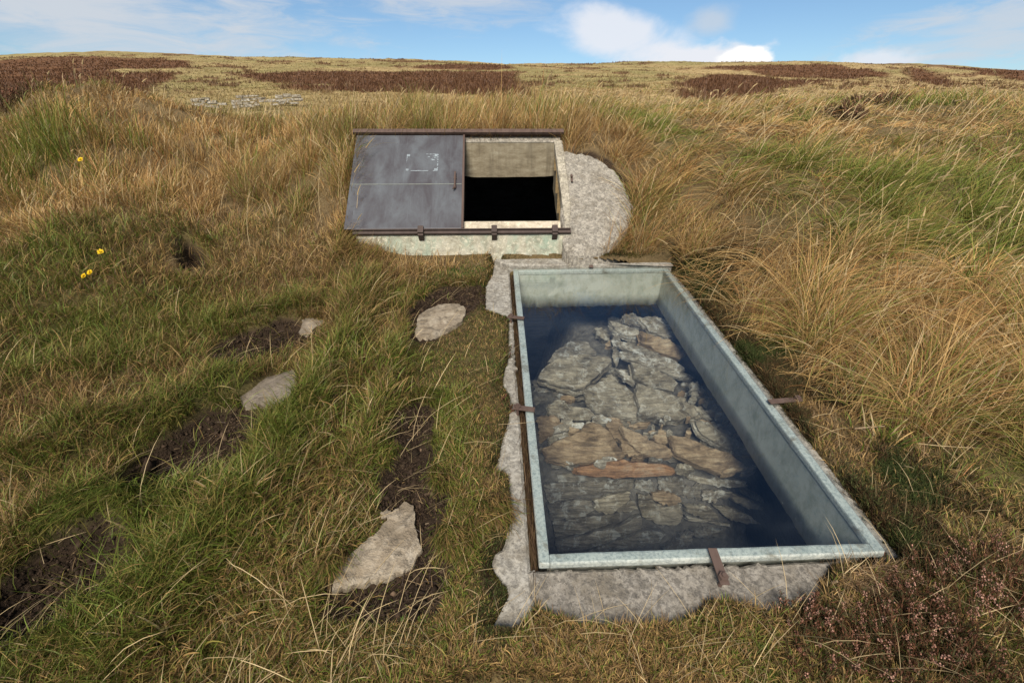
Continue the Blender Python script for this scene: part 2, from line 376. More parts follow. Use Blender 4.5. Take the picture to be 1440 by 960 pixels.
def stone_mat(name, cs, scale=1.0, lich=None, strat=(2,2,16), rot=(0,0,0)):
    m, nt = mat(name); n = N(nt); p = geo(n)
    oi = n.n('ShaderNodeObjectInfo').outputs['Random']
    off = n.n('ShaderNodeCombineXYZ'); n.l(n.math('MULTIPLY', oi, 9.7), off.inputs[0]); n.l(n.math('MULTIPLY', oi, 5.3), off.inputs[2])
    ad = n.n('ShaderNodeVectorMath', operation='ADD'); n.l(p, ad.inputs[0]); n.l(off.outputs[0], ad.inputs[1]); q = ad.outputs[0]
    st = n.noise(n.mapping(q, strat, rot=rot), 4*scale, 6, .7, .8); a = n.noise(q, 7*scale, 6, .65, .5); f = n.noise(q, 70*scale, 5, .7)
    w = n.math('ADD', n.math('MULTIPLY', st, .5), n.math('MULTIPLY', a, .5))
    col = n.ramp(w, [(.37, cs[0]), (.48, cs[1]), (.56, cs[2]), (.68, cs[3])])
    col = n.mix(n.math('MULTIPLY', n.ramp(f, [(.45,(0,0,0)),(.7,(1,1,1))]), .35), col, cs[0])
    if lich:
        l = n.noise(q, 13*scale, 6, .75, .6); col = n.mix(n.math('MULTIPLY', n.ramp(l, [(.52,(0,0,0)),(.62,(1,1,1))]), lich[1]), col, lich[0])
    b = n.bump(st, 1.0, .035/scale); b = n.bump(f, .5, .004, b)
    n.out(col, .88, .25, 0, b); return m
M['s_grey'] = stone_mat('grey_flagstone', [(.075,.058,.036),(.205,.165,.108),(.325,.27,.185),(.47,.405,.30)], lich=((.54,.50,.41),.55))
M['s_tan'] = stone_mat('tan_flagstone', [(.10,.066,.035),(.255,.172,.095),(.385,.275,.16),(.50,.40,.265)])
M['s_orange'] = stone_mat('rusty_flagstone', [(.13,.07,.035),(.30,.155,.07),(.36,.22,.12),(.38,.30,.21)])
M['s_dark'] = stone_mat('dark_flagstone', [(.06,.047,.032),(.15,.124,.088),(.245,.207,.152),(.38,.335,.26)], lich=((.46,.45,.40),.6))
M['s_white'] = stone_mat('white_crusted_flagstone', [(.08,.063,.041),(.235,.193,.134),(.40,.345,.255),(.58,.52,.41)], lich=((.62,.59,.51),.8))
M['s_step'] = stone_mat('step_stone', [(.11,.086,.06),(.175,.14,.10),(.225,.182,.134),(.27,.225,.172)], scale=1.6, lich=((.36,.31,.24),.35), strat=(2,2,2))
M['s_pale'] = stone_mat('pale_step_stone', [(.15,.115,.075),(.26,.205,.14),(.36,.295,.21),(.45,.385,.295)], scale=1.7, lich=((.13,.105,.075),.8), strat=(2,2,2))
M['chamber'] = stone_mat('shade_dark_chamber_stone', [(.012,.011,.010),(.024,.022,.02),(.034,.032,.03),(.05,.047,.044)], strat=(1.2,1.2,6))  # near-black colour stands in for the shade inside the chamber
def leaf_mat(name, trans=.3, rough=.55, spec=.25):
    m, nt = mat(name); n = N(nt)
    a = n.n('ShaderNodeAttribute'); a.attribute_name = 'Col'
    p = n.n('ShaderNodeBsdfPrincipled'); n.l(a.outputs['Color'], p.inputs['Base Color']); p.inputs['Roughness'].default_value = rough; p.inputs['Specular IOR Level'].default_value = spec
    t = n.n('ShaderNodeBsdfTranslucent'); n.l(a.outputs['Color'], t.inputs[0])
    x = n.n('ShaderNodeMixShader'); x.inputs[0].default_value = trans; n.l(p.outputs[0], x.inputs[1]); n.l(t.outputs[0], x.inputs[2])
    o = n.n('ShaderNodeOutputMaterial'); n.l(x.outputs[0], o.inputs[0]); return m
M['grass'] = leaf_mat('grass_blades')
M['heath'] = leaf_mat('heather_sprigs', .15, .8, .1)
M['petal'] = leaf_mat('yellow_petals', .25, .6, .2)
def ground_mat():
    m, nt = mat('turf_soil_and_moor'); n = N(nt); p = geo(n)
    a = n.n('ShaderNodeAttribute'); a.attribute_name = 'Col'
    f = n.noise(p, 60, 6, .7); g = n.noise(p, 1.6, 6, .7); h = n.noise(n.mapping(p, (.5,1.3,1)), .22, 8, .75, .6)
    v = n.math('MULTIPLY', n.ramp(f, [(.25,(.55,)*3),(.75,(1.45,)*3)]), n.ramp(g, [(.3,(.75,)*3),(.7,(1.25,)*3)]))
    v = n.math('MULTIPLY', v, n.ramp(h, [(.3,(.62,)*3),(.7,(1.38,)*3)]))
    col = n.mix(1.0, a.outputs['Color'], v, 'MULTIPLY')
    b = n.bump(f, .9, .016); b = n.bump(h, .5, .25, b)
    n.out(col, .95, .1, 0, b); return m
M['ground'] = ground_mat()
# ------------------------------------------------------------------ camera, light, sky
cd = bpy.data.cameras.new('camera'); cam = bpy.data.objects.new('camera', cd); COL.objects.link(cam); SC.camera = cam
cd.lens = 16; cd.sensor_width = 36; cd.clip_start = .05; cd.clip_end = 6000
cam.rotation_euler = (R(90)-PITCH, 0, 0)
SUN_EL = R(42); SUN_AZ = R(-170)          # behind the camera, a little to the left
sd = bpy.data.lights.new('sun', 'SUN'); sun = bpy.data.objects.new('sun', sd); COL.objects.link(sun)
sd.energy = SUN_E; sd.angle = R(22); sd.color = (1, .94, .85)
to_sun = Vector((math.sin(SUN_AZ)*math.cos(SUN_EL), math.cos(SUN_AZ)*math.cos(SUN_EL), math.sin(SUN_EL)))
sun.rotation_euler = to_sun.to_track_quat('Z', 'Y').to_euler()
wd = bpy.data.worlds.new('World'); SC.world = wd; wd.use_nodes = True
nt = wd.node_tree; nt.nodes.clear(); n = N(nt)
sky = n.n('ShaderNodeTexSky', sky_type='NISHITA', sun_disc=False, sun_elevation=SUN_EL, sun_rotation=SUN_AZ, air_density=1.0, dust_density=.4, ozone_density=2.2, altitude=100)
tc = n.n('ShaderNodeTexCoord').outputs['Generated']
sx = n.n('ShaderNodeSeparateXYZ'); n.l(tc, sx.inputs[0])
def dir_of(px, py):
    d = ray(px, py); return d/np.linalg.norm(d)
def blob(px, py, rx, ry, rot=0.0, soft=1.0):
    """a soft-edged patch of cloud round a direction of the sky; rx, ry its half sizes as angles"""
    d = dir_of(px, py); az = math.atan2(d[0], d[1]); el = math.asin(d[2])
    a = n.math('SUBTRACT', azn, az); e = n.math('SUBTRACT', eln, el)
    c, s_ = math.cos(rot), math.sin(rot)
    a2 = n.math('DIVIDE', n.math('ADD', n.math('MULTIPLY', a, c), n.math('MULTIPLY', e, s_)), rx)
    e2 = n.math('DIVIDE', n.math('SUBTRACT', n.math('MULTIPLY', e, c), n.math('MULTIPLY', a, s_)), ry)
    q = n.math('SQRT', n.math('ADD', n.math('MULTIPLY', a2, a2), n.math('MULTIPLY', e2, e2)))
    return n.math('SUBTRACT', 1.0, q)
azn = n.math('ARCTAN2', sx.outputs[0], sx.outputs[1]); eln = n.math('ARCSINE', sx.outputs[2])
cv = n.n('ShaderNodeCombineXYZ'); n.l(azn, cv.inputs[0]); n.l(n.math('MULTIPLY', eln, 1.9), cv.inputs[1])
n1 = n.noise(cv.outputs[0], 9, 8, .58, .35); n2 = n.noise(n.mapping(cv.outputs[0], (1, 2.6, 1), rot=(0,0,-.5)), 8, 9, .66, .7)
n3 = n.noise(cv.outputs[0], 26, 6, .55, .2)
def cloud(b, noise, amp, lo, hi):
    v = n.math('ADD', b, n.math('MULTIPLY', n.math('SUBTRACT', noise, .5), amp))
    r = n.n('ShaderNodeMapRange', interpolation_type='SMOOTHSTEP'); r.inputs['From Min'].default_value = lo; r.inputs['From Max'].default_value = hi
    n.l(v, r.inputs['Value']); return r.outputs[0]
skc = n.mix(1.0, sky.outputs[0], SKY_TINT, 'MULTIPLY')
c_w = tuple(v*CLOUD for v in (.90, .93, 1.0)); c_g = tuple(v*CLOUD*.80 for v in (.86, .92, 1.0)); c_b = tuple(v*CLOUD*1.18 for v in (1.0, .99, .97))
# unseen high cloud, added behind the camera and overhead for less blue ambient light
up = n.noise(n.mapping(tc, (1,1,1.6), loc=(3,1,0)), 2.1, 7, .6, .4)
hi_m = n.n('ShaderNodeMapRange'); n.l(eln, hi_m.inputs[0]); hi_m.inputs[1].default_value = R(26); hi_m.inputs[2].default_value = R(60)
bk_m = n.n('ShaderNodeMapRange'); n.l(sx.outputs[1], bk_m.inputs[0]); bk_m.inputs[1].default_value = .45; bk_m.inputs[2].default_value = -.15
veil = n.math('MULTIPLY', n.ramp(up, [(.25,(0,0,0)),(.60,(1,1,1))]), bk_m.outputs[0])
skc = n.mix(n.math('MULTIPLY', veil, .75), skc, c_g)
# thin veil at upper left, streaks at upper right
skc = n.mix(n.math('MULTIPLY', cloud(blob(90, 12, .50, .085, -.05), n2, 2.0, .0, 1.0), .92), skc, c_g)
skc = n.mix(n.math('MULTIPLY', cloud(blob(600, -20, .36, .075), n2, 2.2, .0, 1.0), .8), skc, c_g)
skc = n.mix(n.math('MULTIPLY', cloud(blob(1400, 40, .24, .075, .25), n2, 2.4, .1, 1.0), .75), skc, c_g)
# the heaped clouds in the middle
skc = n.mix(n.math('MULTIPLY', cloud(blob(870, 50, .165, .052, -.20), n1, 1.25, .05, .70), .9), skc, c_w)
skc = n.mix(n.math('MULTIPLY', cloud(blob(1000, 28, .06, .034, 0), n1, 1.2, .15, .8), .65), skc, c_g)
skc = n.mix(cloud(blob(975, 84, .15, .034, 0), n3, 1.0, .05, .60), skc, c_w)
skc = n.mix(cloud(blob(1048, 82, .055, .022, 0), n3, .7, .1, .40), skc, c_b)
skc = n.mix(n.math('MULTIPLY', cloud(blob(1235, 85, .07, .025, 0), n3, 1.2, .05, .8), .75), skc, c_w)
bg = n.n('ShaderNodeBackground'); n.l(skc, bg.inputs[0]); bg.inputs[1].default_value = SKY_E
wo = n.n('ShaderNodeOutputWorld'); n.l(bg.outputs[0], wo.inputs[0])
SC.view_settings.view_transform = 'Standard'; SC.view_settings.look = 'None'; SC.view_settings.exposure = EXPO; SC.view_settings.gamma = 1
SC.cycles.max_bounces = 8; SC.cycles.transparent_max_bounces = 12; SC.cycles.diffuse_bounces = 4; SC.cycles.use_denoising = True
SC.cycles.caustics_reflective = False; SC.cycles.caustics_refractive = False

# ------------------------------------------------------------------ ground zones
HEATH_PX = [
 [(-80,82),(0,85),(60,78),(150,76),(230,82),(275,92),(250,96),(155,98),(160,103),(250,103),(255,108),(215,122),(150,133),(60,133),(-80,132)],
 [(335,106),(420,101),(560,101),(715,101),(728,110),(745,138),(700,140),(600,131),(480,121),(410,116),(350,113)],
 [(380,121),(420,119),(520,123),(600,132),(500,130),(400,126)],
 [(575,97),(620,91),(712,92),(715,98),(650,98),(600,99)],
 [(985,97),(1030,92),(1080,88),(1170,89),(1230,96),(1250,105),(1180,112),(1100,108),(1050,100)],
 [(948,121),(980,112),(1010,104),(1060,106),(1110,114),(1180,114),(1090,130),(1010,141),(975,128)],
 [(935,128),(955,127),(990,139),(960,136)],
 [(1270,95),(1300,98),(1330,110),(1345,122),(1300,120),(1275,108)],
 [(1310,91),(1440,99),(1520,104),(1520,118),(1440,113),(1380,103)],
 [(690,120),(730,118),(752,140),(700,150)],
]
def px_world(q): return np.array([p[:2] for p in (ground_hit(*c) for c in q) if p is not None])
def edge_ok(P): return P is not None and len(P) > 3
HEATH = [P for P in (px_world([(a, max(b, 79 if a < 300 else 91)) for a, b in q]) for q in HEATH_PX) if edge_ok(P)]
def polar(P): return np.stack([P[:,0]/P[:,1], np.log(P[:,1])], 1)      # compact form for long thin patches
HEATH_L = [polar(P) for P in HEATH]
def heather_mask(x, y):
    """burnt and grown strips of heather on the hill, worked out on bearing and log-distance so that the far ones keep their shape"""
    k = (y > 14); out = np.zeros(np.shape(x))
    if not k.any(): return out
    a = x[k]/y[k]; b = np.log(y[k])
    wob = .045*fbm(a*22, b*13, seed=31, oct=4)
    o = np.zeros(a.shape)
    for P in HEATH_L:
        o = np.maximum(o, sstep(-.012, .012, near_sdist(a+wob*.55, b+wob, P, .06)))
    sp = fbm(a*28, b*16, seed=33, oct=4)
    o = np.maximum(o, sstep(.22, .34, sp)*.8*sstep(3.6, 4.0, b))
    out[k] = o; return out
def tallness(x, y):
    """0 on the grazed turf, 1 in the long wind-combed grass"""
    xb = np.interp(x, [-6, -4, -3, -1.9, -1.45, .9, 1.3, 1.45, 1.6, 1.75, 3], [2.6, 3.3, 4.0, 3.85, 3.70, 3.30, 2.95, 2.7, 2.1, 1.6, .9])
    wob = .25*fbm(x*.9, y*.9, seed=41)
    return sstep(-.15, .55, y-xb+wob)
def greenness(x, y, t):
    g1 = fbm(x*.75+3, y*.75, seed=51, oct=3); g2 = fbm(x*2.6, y*2.6, seed=53, oct=2)
    base = np.where(x < .9, .38, .42)
    base = base*(1-t) + t*np.where(x > .9, .34+.20*sstep(1.0, 3.0, x), .13)
    base = base + .25*np.exp(-(((x+3.7)/.7)**2+((y-3.5)/1.0)**2))
    base = base + .45*np.exp(-(((x+5.0)/.8)**2+((y-5.2)/.9)**2))
    g = base + .95*g1*(.45+.55*(x > .8)) + .40*g2
    patch = sstep(-.16, .20, fbm(x*.62+1.3, y*.8, seed=57, oct=3)); rt = sstep(.9, 1.6, x)*t
    g = g*(1-rt) + rt*(.20+.70*patch+.22*g2)
    g = g + .32*np.minimum(ridge(x, y, True), 1)
    g = g + .35*sstep(8, 12, np.hypot(x, y))*(x < -.1*y)
    return np.clip(g, 0, 1)
GR = np.array
def ground_color(x, y):
    n_ = len(x); t = tallness(x, y); g = greenness(x, y, t); r = np.hypot(x, y)
    dead = GR([.13, .088, .042]); moss = GR([.090, .084, .026]); tan = GR([.15, .105, .052])
    c = dead[None]*(1-g[:,None]) + moss[None]*g[:,None]
    c = c*(1-t[:,None]*.6) + tan[None]*t[:,None]*.6
    far = sstep(9, 30, r)[:,None]
    gg = (sstep(-.25, .45, fbm(x*.05, y*.05, seed=61, oct=4)))[:,None]
    azp = np.where(y > 1, x/np.maximum(y, 1), 0)
    left = sstep(-.1, -.5, azp)[:,None]
    fcol = GR([.34, .24, .11])*(1-gg) + GR([.25, .20, .08])*gg
    fcol = fcol*(1-.5*left)+GR([.25, .195, .078])*.5*left
    c = c*(1-far)+fcol*far
    h = heather_mask(x, y)[:,None]
    c = c*(1-h)+GR([.130, .063, .029])*h
    for q_, P in enumerate(SOIL):
        s_ = sstep(-.03, .03, near_sdist(x, y, P, .2)+(.06 if q_ < 6 else .0)+.045*fbm(x*8, y*8, seed=63))[:,None]
        c = c*(1-s_)+GR([.036, .0235, .0145])*s_
    return c
# ------------------------------------------------------------------ ground: one sheet from underfoot to beyond the skyline
rr = np.concatenate([np.linspace(.15, .8, 20), np.arange(.82, 6.0, .0135), np.geomspace(6.02, 20, 110), np.geomspace(20.3, 330, 260), np.geomspace(340, 2500, 14)])
aa = np.radians(np.concatenate([np.linspace(-180, -82, 30)[:-1], np.arange(-82, 82, .27), np.linspace(82, 180, 30)]))
RR, AA = np.meshgrid(rr, aa, indexing='ij')
gx = (RR*np.sin(AA)).ravel(); gy = (RR*np.cos(AA)).ravel()
gz = ground_raw(gx, gy)
nr, na = len(rr), len(aa)
i = np.arange(nr-1)[:,None]*na; j = np.arange(na-1)[None]
q = np.stack([i+j, i+j+1, i+na+j+1, i+na+j], -1).reshape(-1, 4)
cx = gx[q].mean(1); cy = gy[q].mean(1)
su = (cx-SKC[0])*math.cos(YAW)+(cy-SKC[1])*math.sin(YAW); sv = -(cx-SKC[0])*math.sin(YAW)+(cy-SKC[1])*math.cos(YAW)
hole = (np.abs(su) < SW/2+.005) & (np.abs(sv) < SLEN/2+.005)
hu = (cx-HO[0])*hux[0]+(cy-HO[1])*hux[1]; hv = (cx-HO[0])*hh[0]+(cy-HO[1])*hh[1]
hole |= (hu > -.04) & (hu < .80) & (hv > -.01) & (hv < .80)
q = q[~hole]
gm = np_mesh('ground', np.stack([gx, gy, gz], 1), quads=q, cols=ground_color(gx, gy)); gm.shade_smooth()
g = link_mesh('ground', gm, M['ground']); tag(g, kind='structure')

# ------------------------------------------------------------------ solids cut from an outline
def smooth_outline(P, n_, jit, seed, keep=.5):
    P = np.asarray(P, float); L = np.linalg.norm(np.roll(P, -1, 0)-P, axis=1); s = np.concatenate([[0], np.cumsum(L)])
    t = np.linspace(0, s[-1], n_, endpoint=False)
    Q = np.stack([np.interp(t, s, np.append(P[:,k], P[0,k])) for k in range(P.shape[1])], 1)
    Q = keep*Q + (1-keep)*(np.roll(Q, 1, 0)+np.roll(Q, -1, 0))/2
    r = np.random.default_rng(seed); k = r.normal(0, 1, (n_,)); k = (k+np.roll(k, 1)*.8)/1.3
    c = Q.mean(0); d = Q-c; d = d/(np.linalg.norm(d, axis=1, keepdims=True)+1e-9)
    return Q + d*(k*jit)[:,None]
def cast_slab(name, P3, down, thick, mtl, parent=None, n_=160, jit=.005, seed=1, edge=.012, step=.03, rough=.0012):
    """concrete poured to an outline: a crumbly rim, rough top"""
    P3 = smooth_outline(P3, n_, jit, seed, .8); down = np.asarray(down, float)
    bm = bmesh.new()
    c = P3.mean(0)
    top = [bm.verts.new(p) for p in P3]
    f = bm.faces.new(top); f.normal_update()
    rs = bmesh.ops.inset_individual(bm, faces=[f], thickness=edge, depth=0)
    inner = f
    for v in inner.verts: v.co -= Vector(down)*edge*.8
    bot = [bm.verts.new(Vector(p)+Vector(down)*thick) for p in P3]
    for k in range(n_): bm.faces.new([top[k], top[(k+1) % n_], bot[(k+1) % n_], bot[k]])
    bmesh.ops.triangulate(bm, faces=[inner])
    bmesh.ops.subdivide_edges(bm, edges=[e for e in bm.edges if e.calc_length() > step*2], cuts=2, use_grid_fill=False)
    bmesh.ops.triangulate(bm, faces=bm.faces[:])
    bmesh.ops.subdivide_edges(bm, edges=[e for e in bm.edges if e.calc_length() > step*1.6], cuts=1)
    bmesh.ops.triangulate(bm, faces=bm.faces[:])
    co = np.array([v.co for v in bm.verts]); d = rough*.8*fbm(co[:,0]*14, co[:,1]*14, co[:,2]*14, seed=seed+5) + rough*vnoise(co[:,0]*45, co[:,1]*45, co[:,2]*45, seed=seed)
    for v, e in zip(bm.verts, d): v.co += Vector(-down)*float(e)
    return obj_bm(name, bm, M[mtl], parent)

# ------------------------------------------------------------------ skylight
sk = empty('skylight', S(0, 0, 0), 'long glazed skylight with pale blue rim set in the turf over the chamber', 'skylight')
w2, l2, RW, WD = SW/2, SLEN/2, .040, .33
def ring(name, u0, v0, u1, v1, n0, n1, mtl, bev=.006):
    bm = bmesh.new()
    box_bm(bm, S, -u0, -u1, -v0, v0, n0, n1, bev); box_bm(bm, S, u1, u0, -v0, v0, n0, n1, bev)
    box_bm(bm, S, -u1-.001, u1+.001, -v0, -v1, n0, n1-.001, bev); box_bm(bm, S, -u1-.001, u1+.001, v1, v0, n0, n1-.001, bev)
    bmesh.ops.subdivide_edges(bm, edges=[e for e in bm.edges if e.calc_length() > .3], cuts=30)
    co = np.array([v.co for v in bm.verts]); d = .0022*vnoise(co[:,0]*18, co[:,1]*18, co[:,2]*18, seed=3)
    for v, e in zip(bm.verts, d): v.co += Vector(nx)*float(e)
    return obj_bm(name, bm, M[mtl], sk)
ring('rim', w2, l2, w2-RW, l2-RW, -.034, 0.0, 'rim', .008)
# the painted lining of the well, under the rim; its foot is broken and uneven
def lining():
    V = []; Q = []; m = 90
    def wall(a, b, seed):
        o = len(V)
        for k in range(m+1):
            t = k/m; p = np.array(a)*(1-t)+np.array(b)*t
            e = .010*fbm([t*9], [seed*3.1], seed=seed)[0]+.008*vnoise([t*44], [seed*1.7], seed=seed+1)[0]
            for h in (-.030, -.12, -.22, -WD+.0+e, -WD-.005+e): V.append(S(p[0], p[1], h) if h > -WD-.004+e else S(p[0]*1.06, p[1]*1.03, h))
        for k in range(m):
            for r in range(4): i0 = o+k*5+r; Q.append((i0, i0+5, i0+6, i0+1))
    a, b = w2-RW+.004, l2-RW+.004
    wall((-a, b), (a, b), 1); wall((a, b), (a, -b), 2); wall((a, -b), (-a, -b), 3); wall((-a, -b), (-a, b), 4)
    me = np_mesh('well_lining', np.array(V), quads=Q); return link_mesh('well_lining', me, M['pale'], sk)
lining()
bm = bmesh.new(); box_bm(bm, S, -w2+.002, w2-.002, -l2+.002, l2-.002, .0045, .0125)
obj_bm('glass_pane', bm, M['glass'], sk)
def bracket(p, q, wd=.032, th=.007, bolt='end', lift=.016, parent=sk):
    """flat steel clip from the kerb (p) onto the glass (q), in skylight u, v"""
    p = np.array(p); q = np.array(q); d = (q-p)/np.linalg.norm(q-p); s = np.array([-d[1], d[0]])
    bm = bmesh.new(); L = np.linalg.norm(q-p)
    f = lambda a, b, h: S(*(p+d*a+s*b), h)
    box_bm(bm, f, 0, L, -wd/2, wd/2, lift, lift+th, .002)
    b = obj_bm('clip', bm, M['rust'], parent)
    bm = bmesh.new(); cyl_bm(bm, f(.022, 0, lift-.05), f(.022, 0, lift+.026), .0075, n=10); cyl_bm(bm, f(.022, 0, lift+th), f(.022, 0, lift+th+.012), .017, .016, n=6)
    obj_bm('bolt', bm, M['rust'], b); return b
def uv_of(px, py):
    d = on_plane(px, py)-SKO; return (d@ux, d@vx)
for a, b in (((714,448),(737,451)), ((722,576),(752,580)), ((1125,565),(1080,569)), ((1018,826),(1000,775)), ((829,362),(831,379))):
    bracket(uv_of(*a), uv_of(*b))

# ------------------------------------------------------------------ concrete kerb round the skylight
kb = empty('concrete_kerb', S(-w2-.1, 0, -.03), 'worn concrete kerb with ragged edges cast around the skylight', 'kerb')
cast_slab('side_strip', kpoly(KERB_PX)+gl, -nx, .22, 'kerb', kb, 300, .009, 3)
cast_slab('front_slab', slab_out+kpoly(SLAB_PX), -nx, .2, 'slab', kb, 260, .009, 4)
cast_slab('back_strip', [S(-w2-.040, l2+.032, .02)]+kpoly(TOP_PX, -.02)+[S(w2+.02, l2+.03, .02), S(.2, l2+.014, .02), S(-.3, l2+.014, .02)], -nx, .2, 'kerb', kb, 160, .003, 5)
rk = [S(w2+.028, v, -KT) for v in np.linspace(l2+.02, -l2-.02, 14)]; rr_ = random.Random(5)
rk += [S(w2+.028+.035+rr_.random()*.06, v, -KT) for v in np.linspace(-l2-.02, l2-.1, 26)]
cast_slab('far_strip', rk, -nx, .2, 'kerb', kb, 200, .004, 6)
M['gapsoil'] = stone_mat('gap_soil', [(.012,.009,.006),(.024,.017,.011),(.04,.027,.017),(.065,.043,.027)], scale=3, strat=(2,2,2))
# dry litter in the gap between kerb and rim
V = []; Q = []; rs = np.random.default_rng(3)
bm = bmesh.new(); box_bm(bm, S, -w2-.05, -w2+.002, -l2-.01, l2+.02, -.14, -.075); obj_bm('gap_filling', bm, M['gapsoil'], kb)

# ------------------------------------------------------------------ entrance hatch
hs = empty('hatch_surround', HO, 'concrete entrance surround with a rounded rough apron on the mound', 'hatch surround')
OW = .745                                   # opening width
TOPV = 1.03
bm = bmesh.new()                            # front wall under the rail
def W(u, v, h): return HO + hux*u + hh*v + np.array([0,0,1.0])*h
box_bm(bm, W, -.87, .885, -.012, .16, -.55, -.012, .008); 
bmesh.ops.subdivide_edges(bm, edges=[e for e in bm.edges if e.calc_length() > .2], cuts=24)
co = np.array([v.co for v in bm.verts]); d = .005*vnoise(co[:,0]*9, co[:,1]*9, co[:,2]*9, seed=2)
for v, e in zip(bm.verts, d): v.co += Vector(-hh)*float(e)
obj_bm('front_wall', bm, M['wall'], hs)
bm = bmesh.new(); box_bm(bm, Hp, -.30, .80, -.005, .112, -.12, -.008, .006); obj_bm('sill', bm, M['sill'], hs)
JB, JT = (on_hatch(794, 309)-HO), (on_hatch(781, 208)-HO)      # inner edge of the right margin, foot and head
jb, jt = (JB@hux, JB@hvx), (JT@hux, JT@hvx)
cast_slab('jamb', [Hp(jb[0]-.004, .02, -.006), Hp(jb[0], jb[1], -.006), Hp(jt[0]-.004, TOPV-.04, -.006), Hp(.875, TOPV-.04, -.006), Hp(.895, .55, -.006), Hp(.90, .26, -.010), Hp(.87, .02, -.010)], -hnx, .12, 'jamb', hs, 120, .003, 8, .010)
cast_slab('apron', AP, (0, -.10, -.995), .26, 'apron', hs, 200, .007, 9, .02, .03, .0018)
# shaft below the opening
D = np.array([0, 0, -1.0])
def quad_slab(name, A, B, dn, off, th, mtl, seed):
    """vertical board-marked face hanging from edge A-B, dn metres down, th thick along off"""
    bm = bmesh.new(); A = np.array(A); B = np.array(B); off = np.array(off)*th; k = 24
    rows = []
    for h in np.linspace(0, 1, 9):
        row = []
        for t in np.linspace(0, 1, k+1):
            p = A*(1-t)+B*t; dd = dn(t)*h
            row.append(bm.verts.new(p + D*dd + np.array([0,0,.008])*vnoise([t*7], [h*3], seed=seed)[0]))
        rows.append(row)
    back = [bm.verts.new(Vector(v.co)+Vector(off)) for v in rows[-1]]; backt = [bm.verts.new(Vector(v.co)+Vector(off)) for v in rows[0]]
    for r in range(8):
        for c in range(k): bm.faces.new([rows[r][c], rows[r][c+1], rows[r+1][c+1], rows[r+1][c]])
    for c in range(k): bm.faces.new([rows[-1][c], rows[-1][c+1], back[c+1], back[c]]); bm.faces.new([rows[0][c], rows[0][c+1], backt[c+1], backt[c]])
    return obj_bm(name, bm, M[mtl], hs)
quad_slab('shaft_wall', Hp(-.05, TOPV-.055, -.02), Hp(OW+.09, TOPV-.055, -.02), lambda t: .285, hh, .12, 'shaft', 1)
bm = bmesh.new(); box_bm(bm, Hp, -.05, .86, TOPV-.055, TOPV+.03, -.10, -.012, .006); obj_bm('head_beam', bm, M['apron'], hs)
for (u, uu, off, s_) in ((-.02, -.02, -hux, 4), (jb[0]+.002, jt[0]+.002, hux, 5)):       # cheeks of the shaft
    bm = bmesh.new(); a0 = Hp(u, .09, -.02); a1 = Hp(uu, TOPV-.05, -.02); k = 20; rows = []
    for h in np.linspace(0, 1, 7):
        rows.append([bm.verts.new(a0*(1-t)+a1*t + D*(.40*h) + hux*.004*vnoise([t*9], [h*5], seed=s_)[0]) for t in np.linspace(0, 1, k)])
    bk = [bm.verts.new(Vector(v.co)+Vector(off*.10)) for v in rows[-1]]
    for r in range(6):
        for c in range(k-1): bm.faces.new([rows[r][c], rows[r][c+1], rows[r+1][c+1], rows[r+1][c]])
    for c in range(k-1): bm.faces.new([rows[-1][c], rows[-1][c+1], bk[c+1], bk[c]])
    obj_bm('shaft_cheek', bm, M['shaft'], hs)

dr = empty('sliding_hatch_door', Hp(-.5, .5, .03), 'weathered grey violet steel door slid half open across the hatch', 'hatch door')
bm = bmesh.new(); box_bm(bm, Hp, -.955, -.004, .012, TOPV-.02, .014, .034, .004)
obj_bm('panel', bm, M['door'], dr)
bm = bmesh.new(); box_bm(bm, Hp, -.016, .002, .010, TOPV-.018, .008, .040, .003); obj_bm('closing_edge', bm, M['rust'], dr)
bm = bmesh.new(); box_bm(bm, Hp, -.95, -.02, .458, .464, .0345, .0362); obj_bm('seam', bm, M['seam'], dr)
# glue marks left by a notice
bm = bmesh.new(); rq = random.Random(2)
a, b = on_hatch(573, 217, .035)-HO, on_hatch(615, 240, .035)-HO
ua, va, ub, vb = a@hux, a@hvx, b@hux, b@hvx
for (u0, u1, v0, v1) in ((ua, ub, vb-.004, vb+.003), (ua+.16, ub, va-.003, va+.003), (ub-.005, ub+.004, vb, va), (ua-.003, ua+.002, va-.10, va)):
    m_ = 14
    for k in range(m_):
        if rq.random() < .25: continue
        t0, t1 = k/m_, (k+.95)/m_; j = lambda: rq.uniform(-.0015, .0015)
        if u1-u0 > v1-v0: box_bm(bm, Hp, u0+(u1-u0)*t0, u0+(u1-u0)*t1, v0+j(), v1+j(), .0346, .0352)
        else: box_bm(bm, Hp, u0+j(), u1+j(), v0+(v1-v0)*t0, v0+(v1-v0)*t1, .0346, .0352)
for (u, v, s_) in ((ua+.01, va-.012, .014), (ub-.016, va-.012, .012), (ua+.008, vb+.012, .012), (ub-.014, vb+.014, .014)): box_bm(bm, Hp, u-s_, u+s_, v-s_*.8, v+s_*.8, .0347, .0353)
for k in range(9):
    u = ub-.015-rq.random()*.075; v = va-.02-rq.random()*.05; box_bm(bm, Hp, u, u+.008+.018*rq.random(), v, v+.004+.007*rq.random(), .0347, .0353)
obj_bm('notice_residue', bm, M['residue'], dr)
hd = bmesh.new(); a = on_hatch(640, 255, .035)-HO; u, v = a@hux, a@hvx
box_bm(hd, Hp, u-.011, u+.011, v-.075, v-.045, .034, .046, .002); box_bm(hd, Hp, u-.011, u+.011, v+.02, v+.05, .034, .046, .002)
cyl_bm(hd, Hp(u, v-.09, .054), Hp(u, v+.085, .054), .0075, n=10); cyl_bm(hd, Hp(u, v-.06, .054), Hp(u-.012, v-.105, .066), .006, n=8)
hd_o = obj_bm('handle', hd, M['rust'], dr)

